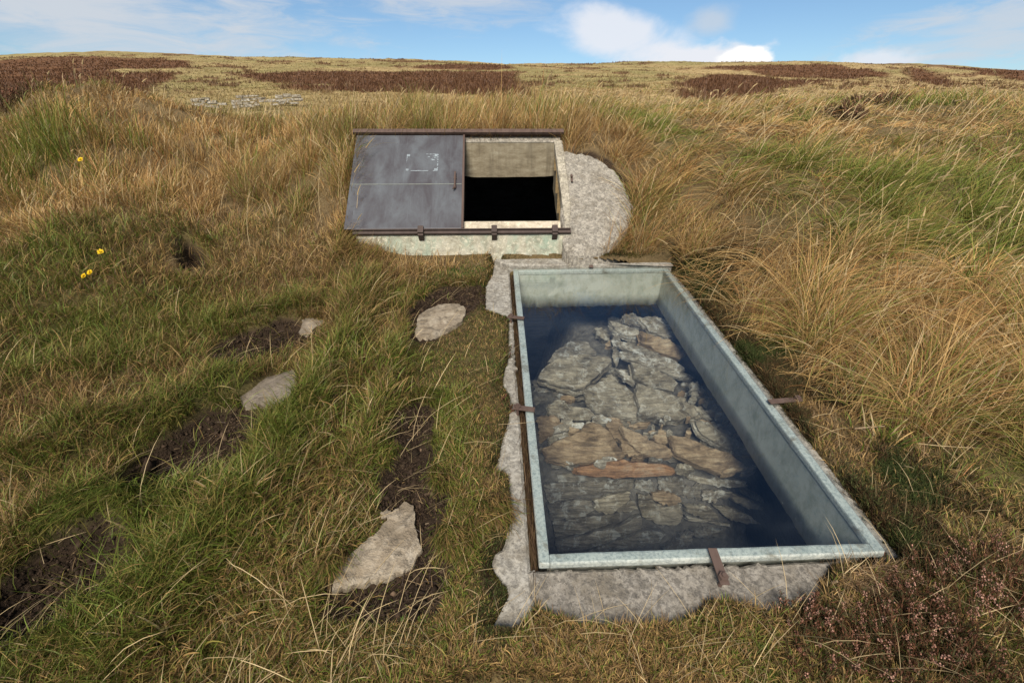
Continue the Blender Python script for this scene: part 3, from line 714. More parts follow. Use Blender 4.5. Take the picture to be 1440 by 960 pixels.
rl = empty('door_rail', Hp(-.2, -.03, .03), 'brown steel bottom rail the sliding hatch door runs in', 'rail')
bm = bmesh.new(); box_bm(bm, Hp, -.885, .875, -.030, -.006, .002, .026, .003); obj_bm('rail_bar', bm, M['rail'], rl)
bm = bmesh.new(); box_bm(bm, Hp, -.885, .872, -.004, .005, .002, .042, .002); obj_bm('rail_lip', bm, M['rail'], rl)
for u in ([ (on_hatch(px, 320, .03)-HO)@hux for px in (592, 695, 780)]):
    bm = bmesh.new(); box_bm(bm, Hp, u-.023, u+.023, -.040, .026, .010, .056, .004); box_bm(bm, Hp, u-.021, u+.021, -.056, -.036, -.04, .038, .003)
    obj_bm('rail_bracket', bm, M['rail'], rl)
lt = empty('lintel_rail', Hp(-.2, TOPV, .03), 'rusty brown steel angle along the top of the hatch', 'lintel')
bm = bmesh.new(); box_bm(bm, Hp, -.985, .885, TOPV-.012, TOPV+.030, .030, .060, .003); obj_bm('top_flange', bm, M['rust'], lt)
bm = bmesh.new(); box_bm(bm, Hp, -.985, .880, TOPV+.010, TOPV+.020, -.06, .032, .002); obj_bm('back_flange', bm, M['rust'], lt)
lc = empty('latch_staple', Hp(.86, .5, .02), 'small rusty staple fixed on the concrete jamb of the hatch', 'latch')
bm = bmesh.new(); a = on_hatch(804, 250, .01)-HO; u, v = a@hux, a@hvx
box_bm(bm, Hp, u-.008, u+.008, v-.04, v+.04, .0, .012, .002); cyl_bm(bm, Hp(u, v, .01), Hp(u, v, .035), .008, n=8)
obj_bm('plate', bm, M['rust'], lc)

# ------------------------------------------------------------------ the chamber below
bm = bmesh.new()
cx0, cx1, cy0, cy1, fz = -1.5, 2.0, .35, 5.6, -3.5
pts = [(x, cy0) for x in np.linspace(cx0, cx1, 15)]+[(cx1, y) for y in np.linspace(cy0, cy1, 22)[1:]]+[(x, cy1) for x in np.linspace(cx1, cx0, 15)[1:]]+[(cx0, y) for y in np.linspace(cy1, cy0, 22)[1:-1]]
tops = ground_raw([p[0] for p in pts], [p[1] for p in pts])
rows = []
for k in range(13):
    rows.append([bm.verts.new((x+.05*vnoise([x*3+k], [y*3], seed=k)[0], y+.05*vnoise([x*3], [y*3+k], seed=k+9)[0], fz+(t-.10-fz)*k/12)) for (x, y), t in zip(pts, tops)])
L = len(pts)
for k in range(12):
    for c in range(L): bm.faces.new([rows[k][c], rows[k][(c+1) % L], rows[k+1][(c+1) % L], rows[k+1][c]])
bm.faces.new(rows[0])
tag(obj_bm('chamber_wall', bm, M['chamber']), 'stone lining of the underground chamber, near black to carry its shade', 'wall')
# ------------------------------------------------------------------ stones
def stone(name, P3, down, thick, mtl, seed, parent=None, label=None, cat='stone', group=None, dome=.10, rough=.012, strata=.03, taper=.0, nang=56, jit=.004, keep=.85):
    """a slab of flagstone: an irregular outline, a slightly domed rough top and layered sides"""
    P = smooth_outline(np.array(P3), nang, jit, seed, keep); c = P.mean(0); down = np.array(down, float); down /= np.linalg.norm(down)
    size = np.linalg.norm(P-c, axis=1).mean(); r = np.random.default_rng(seed)
    V = [c-down*dome*size]; Q = []; T = []
    tops = [.12, .25, .4, .55, .68, .8, .89, .95, .985]
    rings = [(f, -dome*size*(1-f**2)) for f in tops]
    ns = 9; side = [(1.0+strata*(r.uniform(-1, .6) if 0 < k < ns else -.2)+taper*k/ns, thick*(.05+.95*k/ns)) for k in range(ns+1)]
    rings += side+[(.8, thick*1.01)]
    for f, dd in rings:
        for k in range(nang): V.append(c+(P[k]-c)*f+down*dd)
    m = len(rings)
    for k in range(nang): T.append((0, 1+k, 1+(k+1) % nang))
    for i_ in range(m-1):
        for k in range(nang): a = 1+i_*nang; Q.append((a+k, a+nang+k, a+nang+(k+1) % nang, a+(k+1) % nang))
    V = np.array(V); b = len(V); V = np.vstack([V, c+down*thick*1.01]); a = 1+(m-1)*nang
    for k in range(nang): T.append((b, a+(k+1) % nang, a+k))
    s = 1/max(size, .02)
    d = rough*fbm(V[:,0]*s*1.3+seed, V[:,1]*s*1.3, V[:,2]*s*1.3, seed=seed % 97, oct=4)*min(1, size*6)
    dn = V-c; dn /= np.linalg.norm(dn, axis=1, keepdims=True)+1e-9
    V = V+dn*d[:,None] - down[None]*(d*.8)[:,None]
    # layers standing off along the bedding
    h = (V-c)@down; lay = vnoise(h/ max(.012, thick*.13)+seed, np.zeros(len(V))+seed, seed=seed % 31)
    k = np.arange(len(V)) > 1+len(tops)*nang-nang; V[k] += (dn*(lay*strata*size*.35)[:,None])[k]
    me = np_mesh(name, V, quads=Q, tris=T)
    bm = bmesh.new(); bm.from_mesh(me); bmesh.ops.recalc_face_normals(bm, faces=bm.faces[:]); bm.to_mesh(me); bm.free()
    o = link_mesh(name, me, M[mtl], parent)
    me.shade_smooth()
    try: me.set_sharp_from_angle(angle=R(38))
    except Exception: pass
    if parent is None: tag(o, label, cat, group)
    return o
UP = np.array([0, 0, -1.0])
# the flat stones trodden into the turf
STEP_PX = [
 ([(582,470),(588,450),(600,438),(622,431),(645,431),(656,440),(652,455),(632,468),(600,479),(588,478)], 's_pale', 'pale lichen crusted stone bedded in soil beside the kerb corner', .02),
 ([(411,456),(432,450),(459,451),(446,464),(430,475),(419,469)], 's_step', 'small triangular grey stone at the top of the worn steps', .0),
 ([(338,556),(345,541),(375,528),(414,527),(423,548),(402,571),(345,578)], 's_step', 'flat square cornered grey stone at the middle of the worn steps', .0),
 ([(466,842),(472,806),(494,781),(518,761),(538,744),(553,724),(570,711),(583,718),(584,745),(593,775),(581,800),(548,817),(500,834)], 's_pale', 'large pale pointed stone bedded in dark soil below the steps', .02),
 ([(536,725),(545,719),(553,724),(548,731),(539,731)], 's_pale', 'tiny pale stone at the tip of the large pointed stone', .01),
 ([(308,664),(318,657),(330,659),(326,668),(314,670)], 's_step', 'tiny grey stone lying in a dark soil step', .01)]
STEPS = []
for k, (px, m_, lab, lift) in enumerate(STEP_PX):
    P = [ground_hit(a, b) for a, b in px]; P = np.array(P)
    A_ = np.c_[P[:,:2], np.ones(len(P))]; co, *_ = np.linalg.lstsq(A_, P[:,2], rcond=None)
    P[:,2] = A_@co+.004+lift
    STEPS.append(P[:,:2])
    sz = np.ptp(P[:,0])
    stone('stepping_stone' if sz > .1 else 'pebble', P, UP, .11 if sz > .1 else .05, m_, 40+k, label=lab, dome=.05, rough=.014, strata=.05, nang=90, jit=.004)

# the heap of flags seen through the glass.  outlines are corners in the heap, laid on beds of their own depth and tilt
def heap_px(q): return [(740+a/2.5275, 400+b/2.5263) for a, b in q]
def bed(px, dep, sy=.35, sxx=0.0):
    c = np.mean(px, 0); C = on_plane(c[0], c[1], dep); nrm = np.array([-sxx, -sy, 1.0]); out = []
    for a, b in px:
        d = ray(a, b); out.append(d*(C@nrm)/(d@nrm))
    return np.array(out)
HEAP = [
 # outline, depth, slope toward the eye, sideways slope, thickness, material, label
 ([(40,320),(72,290),(130,262),(180,250),(240,252),(297,258),(300,275),(270,305),(215,362),(188,369),(110,352),(52,336)], .50, .45, .05, .10, 's_grey', 'big pointed grey boulder at the top left of the heap under glass'),
 ([(75,275),(100,235),(140,205),(190,198),(225,210),(252,250),(180,262),(100,282)], .60, .8, 0, .16, 's_dark', 'dark rounded stone behind the big pointed boulder under glass'),
 ([(212,378),(250,350),(300,340),(352,358),(382,395),(402,435),(386,470),(330,477),(260,457),(220,418)], .58, .55, .05, .07, 's_grey', 'broad flat grey slab below the big pointed boulder under glass'),
 ([(395,352),(450,368),(520,388),(572,402),(556,430),(582,465),(556,483),(480,476),(410,462),(398,410)], .56, .5, -.1, .08, 's_grey', 'squarish grey slab right of the broad flat slab under glass'),
 ([(74,425),(140,422),(222,440),(247,465),(225,481),(150,485),(82,465)], .60, .9, 0, .12, 's_grey', 'grey blocky stone at the left side of the heap under glass'),
 ([(58,580),(110,550),(180,522),(205,495),(240,484),(292,512),(332,572),(352,605),(330,620),(230,628),(140,643),(68,625)], .60, .75, .05, .07, 's_tan', 'largest tan flagstone with a pointed top in the heap under glass'),
 ([(175,650),(260,634),(350,618),(420,632),(500,640),(540,660),(522,679),(430,682),(350,686),(230,683),(180,676)], .66, 1.3, 0, .14, 's_orange', 'long rust orange slab along the front of the heap under glass'),
 ([(338,500),(382,520),(442,553),(502,575),(530,595),(510,616),(450,617),(400,592),(352,545)], .57, .8, -.1, .07, 's_tan', 'tan wedge of stone just above the rust orange slab under glass'),
 ([(518,535),(572,545),(642,575),(722,600),(772,630),(792,655),(770,666),(710,673),(650,652),(590,632),(540,602),(520,570)], .60, .8, -.15, .07, 's_tan', 'long brownish slab at the right front of the heap under glass'),
 ([(598,475),(652,495),(702,525),(762,560),(802,580),(797,606),(740,597),(670,562),(610,517)], .60, .7, -.25, .06, 's_grey', 'narrow grey slab slanting down against the right side under glass'),
 ([(296,128),(350,143),(402,160),(412,203),(380,192),(320,162)], .46, .4, -.2, .06, 's_white', 'pale narrow flag at the back of the heap under glass'),
 ([(408,160),(482,190),(542,215),(566,245),(548,264),(480,242),(413,206)], .45, .6, -.2, .09, 's_tan', 'pale orange block at the back right of the heap under glass'),
 ([(340,110),(380,102),(415,120),(405,150),(350,140)], .45, .4, 0, .06, 's_dark', 'dim flag behind the pale narrow flag under glass'),
 ([(400,118),(450,110),(500,128),(545,185),(500,190),(440,165)], .43, .35, -.1, .05, 's_white', 'white crusted flag nearest the back wall under glass'),
 ([(332,200),(400,215),(472,245),(532,270),(568,297),(556,316),(490,290),(410,255),(345,226)], .48, .7, -.25, .045, 's_white', 'uppermost white layer of the leaning stack of thin flags under glass'),
 ([(340,236),(402,250),(470,280),(520,300),(600,325),(590,342),(520,325),(440,295),(350,262)], .52, .7, -.25, .04, 's_white', 'second white layer of the leaning stack of thin flags under glass'),
 ([(378,276),(440,290),(502,318),(542,348),(524,378),(450,365),(386,330)], .54, .8, -.2, .08, 's_grey', 'brown grey bottom layer of the leaning stack of thin flags under glass'),
 ([(303,190),(325,165),(337,200),(337,260),(320,296),(305,260)], .50, 1.2, .2, .08, 's_white', 'upright pale stone left of the leaning stack of flags under glass'),
 ([(318,298),(350,308),(387,335),(382,352),(350,336)], .56, .6, -.1, .04, 's_white', 'small white sliver below the leaning stack of flags under glass'),
 ([(240,150),(290,160),(305,185),(295,205),(255,180)], .60, .8, 0, .08, 's_grey', 'dim grey stone deep in the back of the chamber under glass'),
 ([(22,340),(110,360),(117,387),(28,380)], .66, 1.0, 0, .08, 's_dark', 'dark stone peeping out below the big pointed boulder under glass'),
 ([(118,366),(205,370),(217,412),(122,418)], .66, 1.0, 0, .10, 's_dark', 'dark square stone below the big pointed boulder under glass'),
 ([(25,392),(72,402),(78,430),(30,436)], .70, 1.0, 0, .10, 's_dark', 'dark stone against the left rim in mid heap under glass'),
 ([(38,470),(100,460),(132,490),(90,532),(45,572)], .64, .8, .2, .08, 's_tan', 'brown tilted stone at the left edge above the tan flagstone'),
 ([(98,500),(140,488),(205,490),(205,508),(150,515),(98,530)], .63, .6, .1, .05, 's_white', 'thin pale sliver of stone above the largest tan flagstone'),
 ([(282,500),(312,475),(350,500),(345,547),(312,545)], .58, .6, 0, .05, 's_tan', 'tan fragment leaning on the largest tan flagstone'),
 ([(432,520),(470,512),(512,530),(505,560),(465,560)], .57, .6, 0, .05, 's_tan', 'rounded tan stone in the middle of the heap under glass'),
 ([(335,545),(395,575),(415,605),(370,608),(340,595)], .60, .8, 0, .05, 's_tan', 'low tan fragment between the tan flagstone and the wedge'),
 ([(556,412),(592,430),(612,465),(590,470),(560,440)], .56, .6, -.2, .05, 's_grey', 'grey splinter beside the squarish grey slab under glass'),
 ([(592,425),(640,450),(660,482),(625,470)], .58, .6, -.2, .05, 's_grey', 'long grey splinter pointing to the right side of the heap'),
 ([(588,348),(612,345),(615,395),(600,407),(588,390)], .54, 1.0, 0, .05, 's_white', 'small upright pale stone at the right of the leaning stack'),
]
# the coursed face under the heap
FY = 2.36
FACE = [
 ([(108,672),(200,664),(342,690),(338,702),(230,700),(110,705)], 's_dark', 'thin dark brown course just under the rust orange slab', .0),
 ([(62,706),(200,700),(380,688),(384,728),(250,742),(150,765),(75,782)], 's_dark', 'long dark lintel like course low on the left of the wall face', .03),
 ([(386,690),(440,695),(467,735),(430,740),(390,722)], 's_dark', 'dark knobbly stone at the middle of the wall face', .0),
 ([(468,682),(555,686),(558,752),(500,748),(470,720)], 's_dark', 'flat dark brown stone right of the middle of the wall face', -.02),
 ([(574,670),(640,690),(700,690),(792,700),(792,718),(700,722),(620,705),(580,690)], 's_white', 'pale edged thin course at the right of the wall face', .0),
 ([(556,722),(620,700),(640,740),(620,768),(560,755)], 's_dark', 'brown stone under the pale edged thin course', -.02),
 ([(76,782),(150,768),(235,765),(243,800),(200,828),(85,838)], 's_dark', 'grey ribbed stone low at the left end of the wall face', .05),
 ([(240,765),(290,748),(368,735),(372,760),(310,815),(255,812)], 's_grey', 'rounded brown cored stone in the left part of the wall face', .05),
 ([(393,750),(440,745),(450,780),(500,790),(552,775),(553,835),(520,860),(460,850),(410,825)], 's_grey', 'big grey block in the centre of the wall face under glass', .05),
 ([(448,738),(520,738),(552,762),(540,784),(490,784),(455,765)], 's_tan', 'small brown cap stone on the big grey block', .07),
 ([(340,755),(385,770),(395,800),(350,812),(320,800)], 's_white', 'small white veined stone left of the big grey block', .02),
 ([(625,735),(660,728),(725,738),(722,760),(670,768),(630,768)], 's_white', 'pale flat stone in the right part of the wall face', .04),
 ([(728,740),(780,760),(842,790),(835,803),(780,790),(735,768)], 's_grey', 'narrow slanting stone at the right end of the wall face', .04),
 ([(800,730),(835,752),(846,775),(820,768)], 's_grey', 'small slanting stone at the far right of the wall face', .02),
 ([(88,842),(200,830),(335,812),(330,838),(230,875),(100,902)], 's_dark', 'long grey ribbed course near the foot of the wall face', .08),
 ([(558,780),(640,785),(672,815),(690,835),(640,838),(570,808)], 's_grey', 'grey ledge stone right of the big grey block', .06),
 ([(664,782),(720,790),(790,820),(835,850),(790,852),(710,830)], 's_grey', 'lower slanting ledge stone at the right of the wall face', .06),
 ([(565,820),(640,838),(720,850),(735,862),(660,850),(575,838)], 's_white', 'thin pale ledge under the grey ledge stone', .07),
 ([(100,912),(180,895),(330,858),(412,815),(418,868),(350,890),(190,950),(110,952)], 's_dark', 'dark massive sloping stone at the foot of the wall face', .10),
 ([(220,948),(330,905),(430,872),(505,885),(480,915),(360,945)], 's_dark', 'dark sloping slab at the bottom of the wall face', .13),
 ([(490,942),(560,888),(600,880),(580,930),(520,962)], 's_dark', 'dim slanting stone at the very bottom of the wall face', .10),
 ([(590,875),(650,866),(705,872),(690,895),(610,900)], 's_dark', 'dim flat stone low in the right of the wall face', .08),
]
for k, (q, dep, sy, sxx, th, m_, lab) in enumerate(HEAP):
    px = heap_px(q); P = bed(px, dep, sy, sxx); nrm = np.array([sxx, sy*1.0, -1.0]); 
    stone('flagstone', P, nrm/np.linalg.norm(nrm), th, m_, 100+k*3, label=lab, group='flagstones heaped under the skylight', dome=.07, rough=.02, strata=.07, jit=.006, keep=.9)
FZ = SL*FY-H0-.70; FS = 1.7                 # the face leans back
for k, (q, m_, lab, pr) in enumerate(FACE):
    px = heap_px(q); out = []; pr *= .6
    for a, b in px:
        d = ray(a, b); out.append(d*((FZ-FS*(FY-pr))/(d[2]-FS*d[1])))
    stone('wall_stone', out, (0, .86, -.5), .20, m_, 300+k*3, label=lab, group='stones of the coursed wall face under the skylight', dome=.06, rough=.022, strata=.05, jit=.006, keep=.9)
# small rubble and the packing behind the stones
rs = np.random.default_rng(12); CH = []
zones = [((395,470),(520,545),.57), ((600,380),(700,470),.60), ((520,450),(640,540),.62), ((40,470),(330,620),.72), ((540,340),(640,420),.57), ((640,470),(760,560),.64), ((480,90),(560,200),.5)]
for (a, b, dep), cnt in zip(zones, (14, 16, 14, 8, 8, 8, 6)):
    for _ in range(cnt):
        px = rs.uniform(a[0], b[0]); py = rs.uniform(a[1], b[1]); s = rs.uniform(7, 19); an = rs.uniform(0, 6.28)
        k = rs.integers(5, 8); t = np.sort(rs.uniform(0, 6.28, k)); ex = rs.uniform(.45, .8)
        pts = [(px+s*(math.cos(an)*math.cos(u)-ex*math.sin(an)*math.sin(u)), py+s*.75*(math.sin(an)*math.cos(u)+ex*math.cos(an)*math.sin(u))) for u in np.linspace(0, 6.28, k, endpoint=False)+rs.uniform(-.3, .3, k)]
        P = bed(heap_px(pts), dep-rs.uniform(0, .03), rs.uniform(.2, .9), rs.uniform(-.4, .3))
        stone('stone_chip', P, (0, .2, -1), .035, ('s_grey','s_tan','s_white','s_grey')[rs.integers(4)], 600+len(CH), label='small broken chip of stone lying loose among the flagstones under the glass', group='loose chips among the flagstones', nang=16, rough=.01, jit=.002); CH.append(1)
for k in range(95):
    px = rs.uniform(10, 800); py = rs.uniform(120, 660)
    if px > 330+py*.80 or (px < 250 and py < 340) or px < 30+(py-340)*.1: continue
    s = rs.uniform(22, 46); an = rs.uniform(-.5, .7); ex = rs.uniform(.35, .7); kk = rs.integers(6, 9)
    pts = [(px+s*(math.cos(an)*math.cos(u)-ex*math.sin(an)*math.sin(u)), py+s*.75*(math.sin(an)*math.cos(u)+ex*math.cos(an)*math.sin(u))) for u in np.linspace(0, 6.28, kk, endpoint=False)+rs.uniform(-.3, .3, kk)]
    P = bed(heap_px(pts), rs.uniform(.62, .69), rs.uniform(.3, .8), rs.uniform(-.3, .2))
    stone('buried_flag', P, (0, .25, -1), .06, ('s_grey','s_dark','s_tan','s_white')[rs.integers(4)], 800+k, label='half hidden flag wedged between and under the larger flagstones under the glass', group='half hidden flags in the heap', nang=28, rough=.015, strata=.06, jit=.004)
# dark earth packing: heap core that carries the flags, stepping down to the wall face
xs = np.linspace(-.40, 1.62, 120); ys = np.linspace(FY+.03, 5.0, 150)
X, Y = np.meshgrid(xs, ys, indexing='ij')
top = SL*Y-H0-.70 + .035*fbm(X*7, Y*7, seed=71) + .02*fbm(X*22, Y*22, seed=72)
top -= 1.1*sstep(.60, .25, X)*sstep(3.1, 3.7, Y) + .5*sstep(1.35, 1.6, X)
top -= .25*sstep(3.9, 4.6, Y)
V = np.stack([X.ravel(), Y.ravel(), top.ravel()], 1); ny = len(ys)
Q = [(i_*ny+j_, i_*ny+j_+1, (i_+1)*ny+j_+1, (i_+1)*ny+j_) for i_ in range(len(xs)-1) for j_ in range(ny-1)]
o = len(V); fr = []
for h in np.linspace(0, 1, 40)[1:]:
    fr.append(np.stack([xs, FY+.03+.03*fbm(xs*8, np.full(len(xs), h*14), seed=74)-h*1.6/FS, top[:,0]*(1-h)-3.5*h], 1))
V = np.vstack([V]+fr); Q = list(Q)
prev = [i_*ny for i_ in range(len(xs))]
for k in range(len(fr)):
    cur = [o+k*len(xs)+i_ for i_ in range(len(xs))]
    for i_ in range(len(xs)-1): Q.append((prev[i_], prev[i_+1], cur[i_+1], cur[i_]))
    prev = cur
me = np_mesh('rubble_core', V, quads=Q); me.shade_smooth()
M['earth'] = stone_mat('chamber_earth', [(.045,.038,.03),(.085,.073,.058),(.125,.11,.088),(.18,.16,.13)], scale=2.5, strat=(1.5,1.5,2))
tag(link_mesh('packed_earth', me, M['earth']), 'dark packed earth and fine rubble the flagstones lie on under the glass', 'earth', kind='structure')

# ------------------------------------------------------------------ the ruined wall on the slope
rw = None; r_ = random.Random(4)
p0 = ground_hit(272, 152); p1 = ground_hit(418, 150)
base = (np.array(p0)+np.array(p1))/2
rw = empty('ruined_wall', base, 'low tumbled drystone wall half buried in the far slope', 'wall')
bm = bmesh.new(); Lw = np.linalg.norm(np.array(p1)-np.array(p0)); dw = (np.array(p1)-np.array(p0))/Lw; side = np.array([-dw[1], dw[0], 0])
sc = Lw/5.5
for row in range(4):
    x = 0
    while x < Lw:
        w = r_.uniform(.18, .6)*sc; hgt = r_.uniform(.09, .17)*sc
        env = .35+.65*math.sin(min(1, max(0, x/Lw))*math.pi)+.25*math.sin(x*3.1)
        if row*.16 < .50*env and r_.random() < .9:
            p = np.array(p0)+dw*x; g_ = float(ground_raw([p[0]], [p[1]])[0])
            f = lambda a, b, h, p=p, g_=g_, row=row: np.array([p[0], p[1], g_])+dw*a+side*(b+r_.uniform(-.03, .03)*sc)+np.array([0,0,1])*(h+row*.17*sc+.12*sc+r_.uniform(-.02, .02)*sc)
            box_bm(bm, f, 0, w*.95, -.2*sc-r_.uniform(0, .12)*sc, .2*sc, 0, hgt, .0)
        x += w
obj_bm('wall_stonework', bm, M['s_white'], rw)
# ------------------------------------------------------------------ grass and small plants
def blades(P, L, az, th0, th1, w, c0, c1, seg=3, point=.9, roll=None, kink=None):
    """N tapered curved blades: root P, length L, heading az, leaning th0 at the root and th1 at the tip (from upright)"""
    n_ = len(P); C = P.astype(np.float64).copy()
    sd = np.stack([-np.sin(az), np.cos(az), np.zeros(n_)], 1)
    rl = rng.normal(0, .55, n_) if roll is None else roll
    V = np.empty((n_, 2*seg+1, 3), np.float32); CC = np.empty((n_, 2*seg+1, 3), np.float32)
    for k in range(seg+1):
        t = k/seg; th = th0+(th1-th0)*t**.9
        dr = np.stack([np.sin(th)*np.cos(az), np.sin(th)*np.sin(az), np.cos(th)], 1)
        nr_ = np.stack([np.cos(th)*np.cos(az), np.cos(th)*np.sin(az), -np.sin(th)], 1)
        s_ = sd*np.cos(rl)[:,None]+nr_*np.sin(rl)[:,None]
        cc = c0*(1-t)+c1*t
        if k < seg:
            ww = (w*.5*(1-(t**1.6)*point*.75))[:,None]
            V[:, 2*k] = C-s_*ww; V[:, 2*k+1] = C+s_*ww; CC[:, 2*k] = cc; CC[:, 2*k+1] = cc
            C = C+dr*(L/seg)[:,None]
        else:
            V[:, 2*k] = C; CC[:, 2*k] = cc
    m = 2*seg+1; b = (np.arange(n_)*m)[:,None]
    Q = np.concatenate([b+np.array([[2*k, 2*k+1, 2*k+3, 2*k+2]]) for k in range(seg-1)], 0) if seg > 1 else None
    T = b+np.array([[2*seg-2, 2*seg-1, 2*seg]])
    return V.reshape(-1, 3), Q, T, CC.reshape(-1, 3)
class Pile:
    def __init__(s): s.V = []; s.Q = []; s.T = []; s.C = []; s.o = 0
    def add(s, V, Q, T, C):
        s.V.append(V); s.C.append(C)
        if Q is not None and len(Q): s.Q.append(Q+s.o)
        if T is not None and len(T): s.T.append(T+s.o)
        s.o += len(V)
    def mesh(s, name): return np_mesh(name, np.concatenate(s.V), quads=np.concatenate(s.Q) if s.Q else None, tris=np.concatenate(s.T) if s.T else None, cols=np.concatenate(s.C))
    def link(s, name, m, parent=None): return link_mesh(name, s.mesh(name), m, parent)
HATQ = np.array([(HO+hux*u+hh*v)[:2] for u, v in ((-.86, -.02), (.87, -.02), (.87, .79), (-.93, .79))])
def keepout(x, y, soil=.94, pad=0.0):
    bad = near_sdist(x, y, SKQ, .3) > -.045-pad
    for P in KERBS: bad |= near_sdist(x, y, P, .1) > .006-pad
    bad |= near_sdist(x, y, HATQ, .1) > -.005-pad
    bad |= near_sdist(x, y, APQ, .1) > .012-pad
    for P in STEPS: bad |= near_sdist(x, y, P, .1) > -.002-pad
    for q_, P in enumerate(SOIL):
        s_ = near_sdist(x, y, P, .15)+(.06 if q_ < 6 else .0)+.045*fbm(x*8, y*8, seed=63)
        bad |= (s_ > .0) & (rng.random(len(x)) < soil)
    return bad
def soil_edge(x, y):
    e = np.full(len(x), -1.0)
    for P in SOIL: e = np.maximum(e, near_sdist(x, y, P, .3))
    return e
CG = dict(green=(.098,.134,.018), bright=(.180,.225,.030), olive=(.25,.205,.050), tan=(.43,.27,.100), straw=(.52,.385,.20), brown=(.215,.128,.056), rust=(.33,.15,.048))
CG = {k: GR(v) for k, v in CG.items()}
def mixcol(n_, g, dry):
    """blade colours: g = share of green blades, dry = colour of the dead ones"""
    u = rng.random(n_); v = rng.random(n_)[:,None]
    gr = CG['green']*(1-v)+CG['bright']*v; ol = CG['olive'][None]*(.8+.4*v)
    c = np.where((u < g*.62)[:,None], gr, np.where((u < g)[:,None], ol, dry))
    return c*np.exp(rng.normal(0, .16, n_))[:,None]
def scatter(n_, r0, r1, amax=72.0):
    a = np.radians(rng.uniform(-amax, amax, n_)); r = np.exp(rng.uniform(math.log(r0), math.log(r1), n_))
    return r*np.sin(a), r*np.cos(a), r
def tussock(x, y, sp=.34, seed=5):
    """nearest tussock: offset of the point from its heart, and a number of its own"""
    ix = np.floor(x/sp).astype(np.int64); iy = np.floor(y/sp).astype(np.int64); bd = np.full(len(x), 9.); ox = np.zeros(len(x)); oy = np.zeros(len(x)); hid = np.zeros(len(x))
    for a in (-1, 0, 1):
        for b in (-1, 0, 1):
            jx, jy = ix+a, iy+b; z0 = np.zeros_like(jx)
            cx_ = (jx+.1+.8*_hash(jx, jy, z0, seed))*sp; cy_ = (jy+.1+.8*_hash(jx, jy, z0+1, seed))*sp
            d_ = np.hypot(x-cx_, y-cy_); k = d_ < bd
            bd = np.where(k, d_, bd); ox = np.where(k, x-cx_, ox); oy = np.where(k, y-cy_, oy); hid = np.where(k, _hash(jx, jy, z0+2, seed), hid)
    return ox, oy, bd/sp, hid
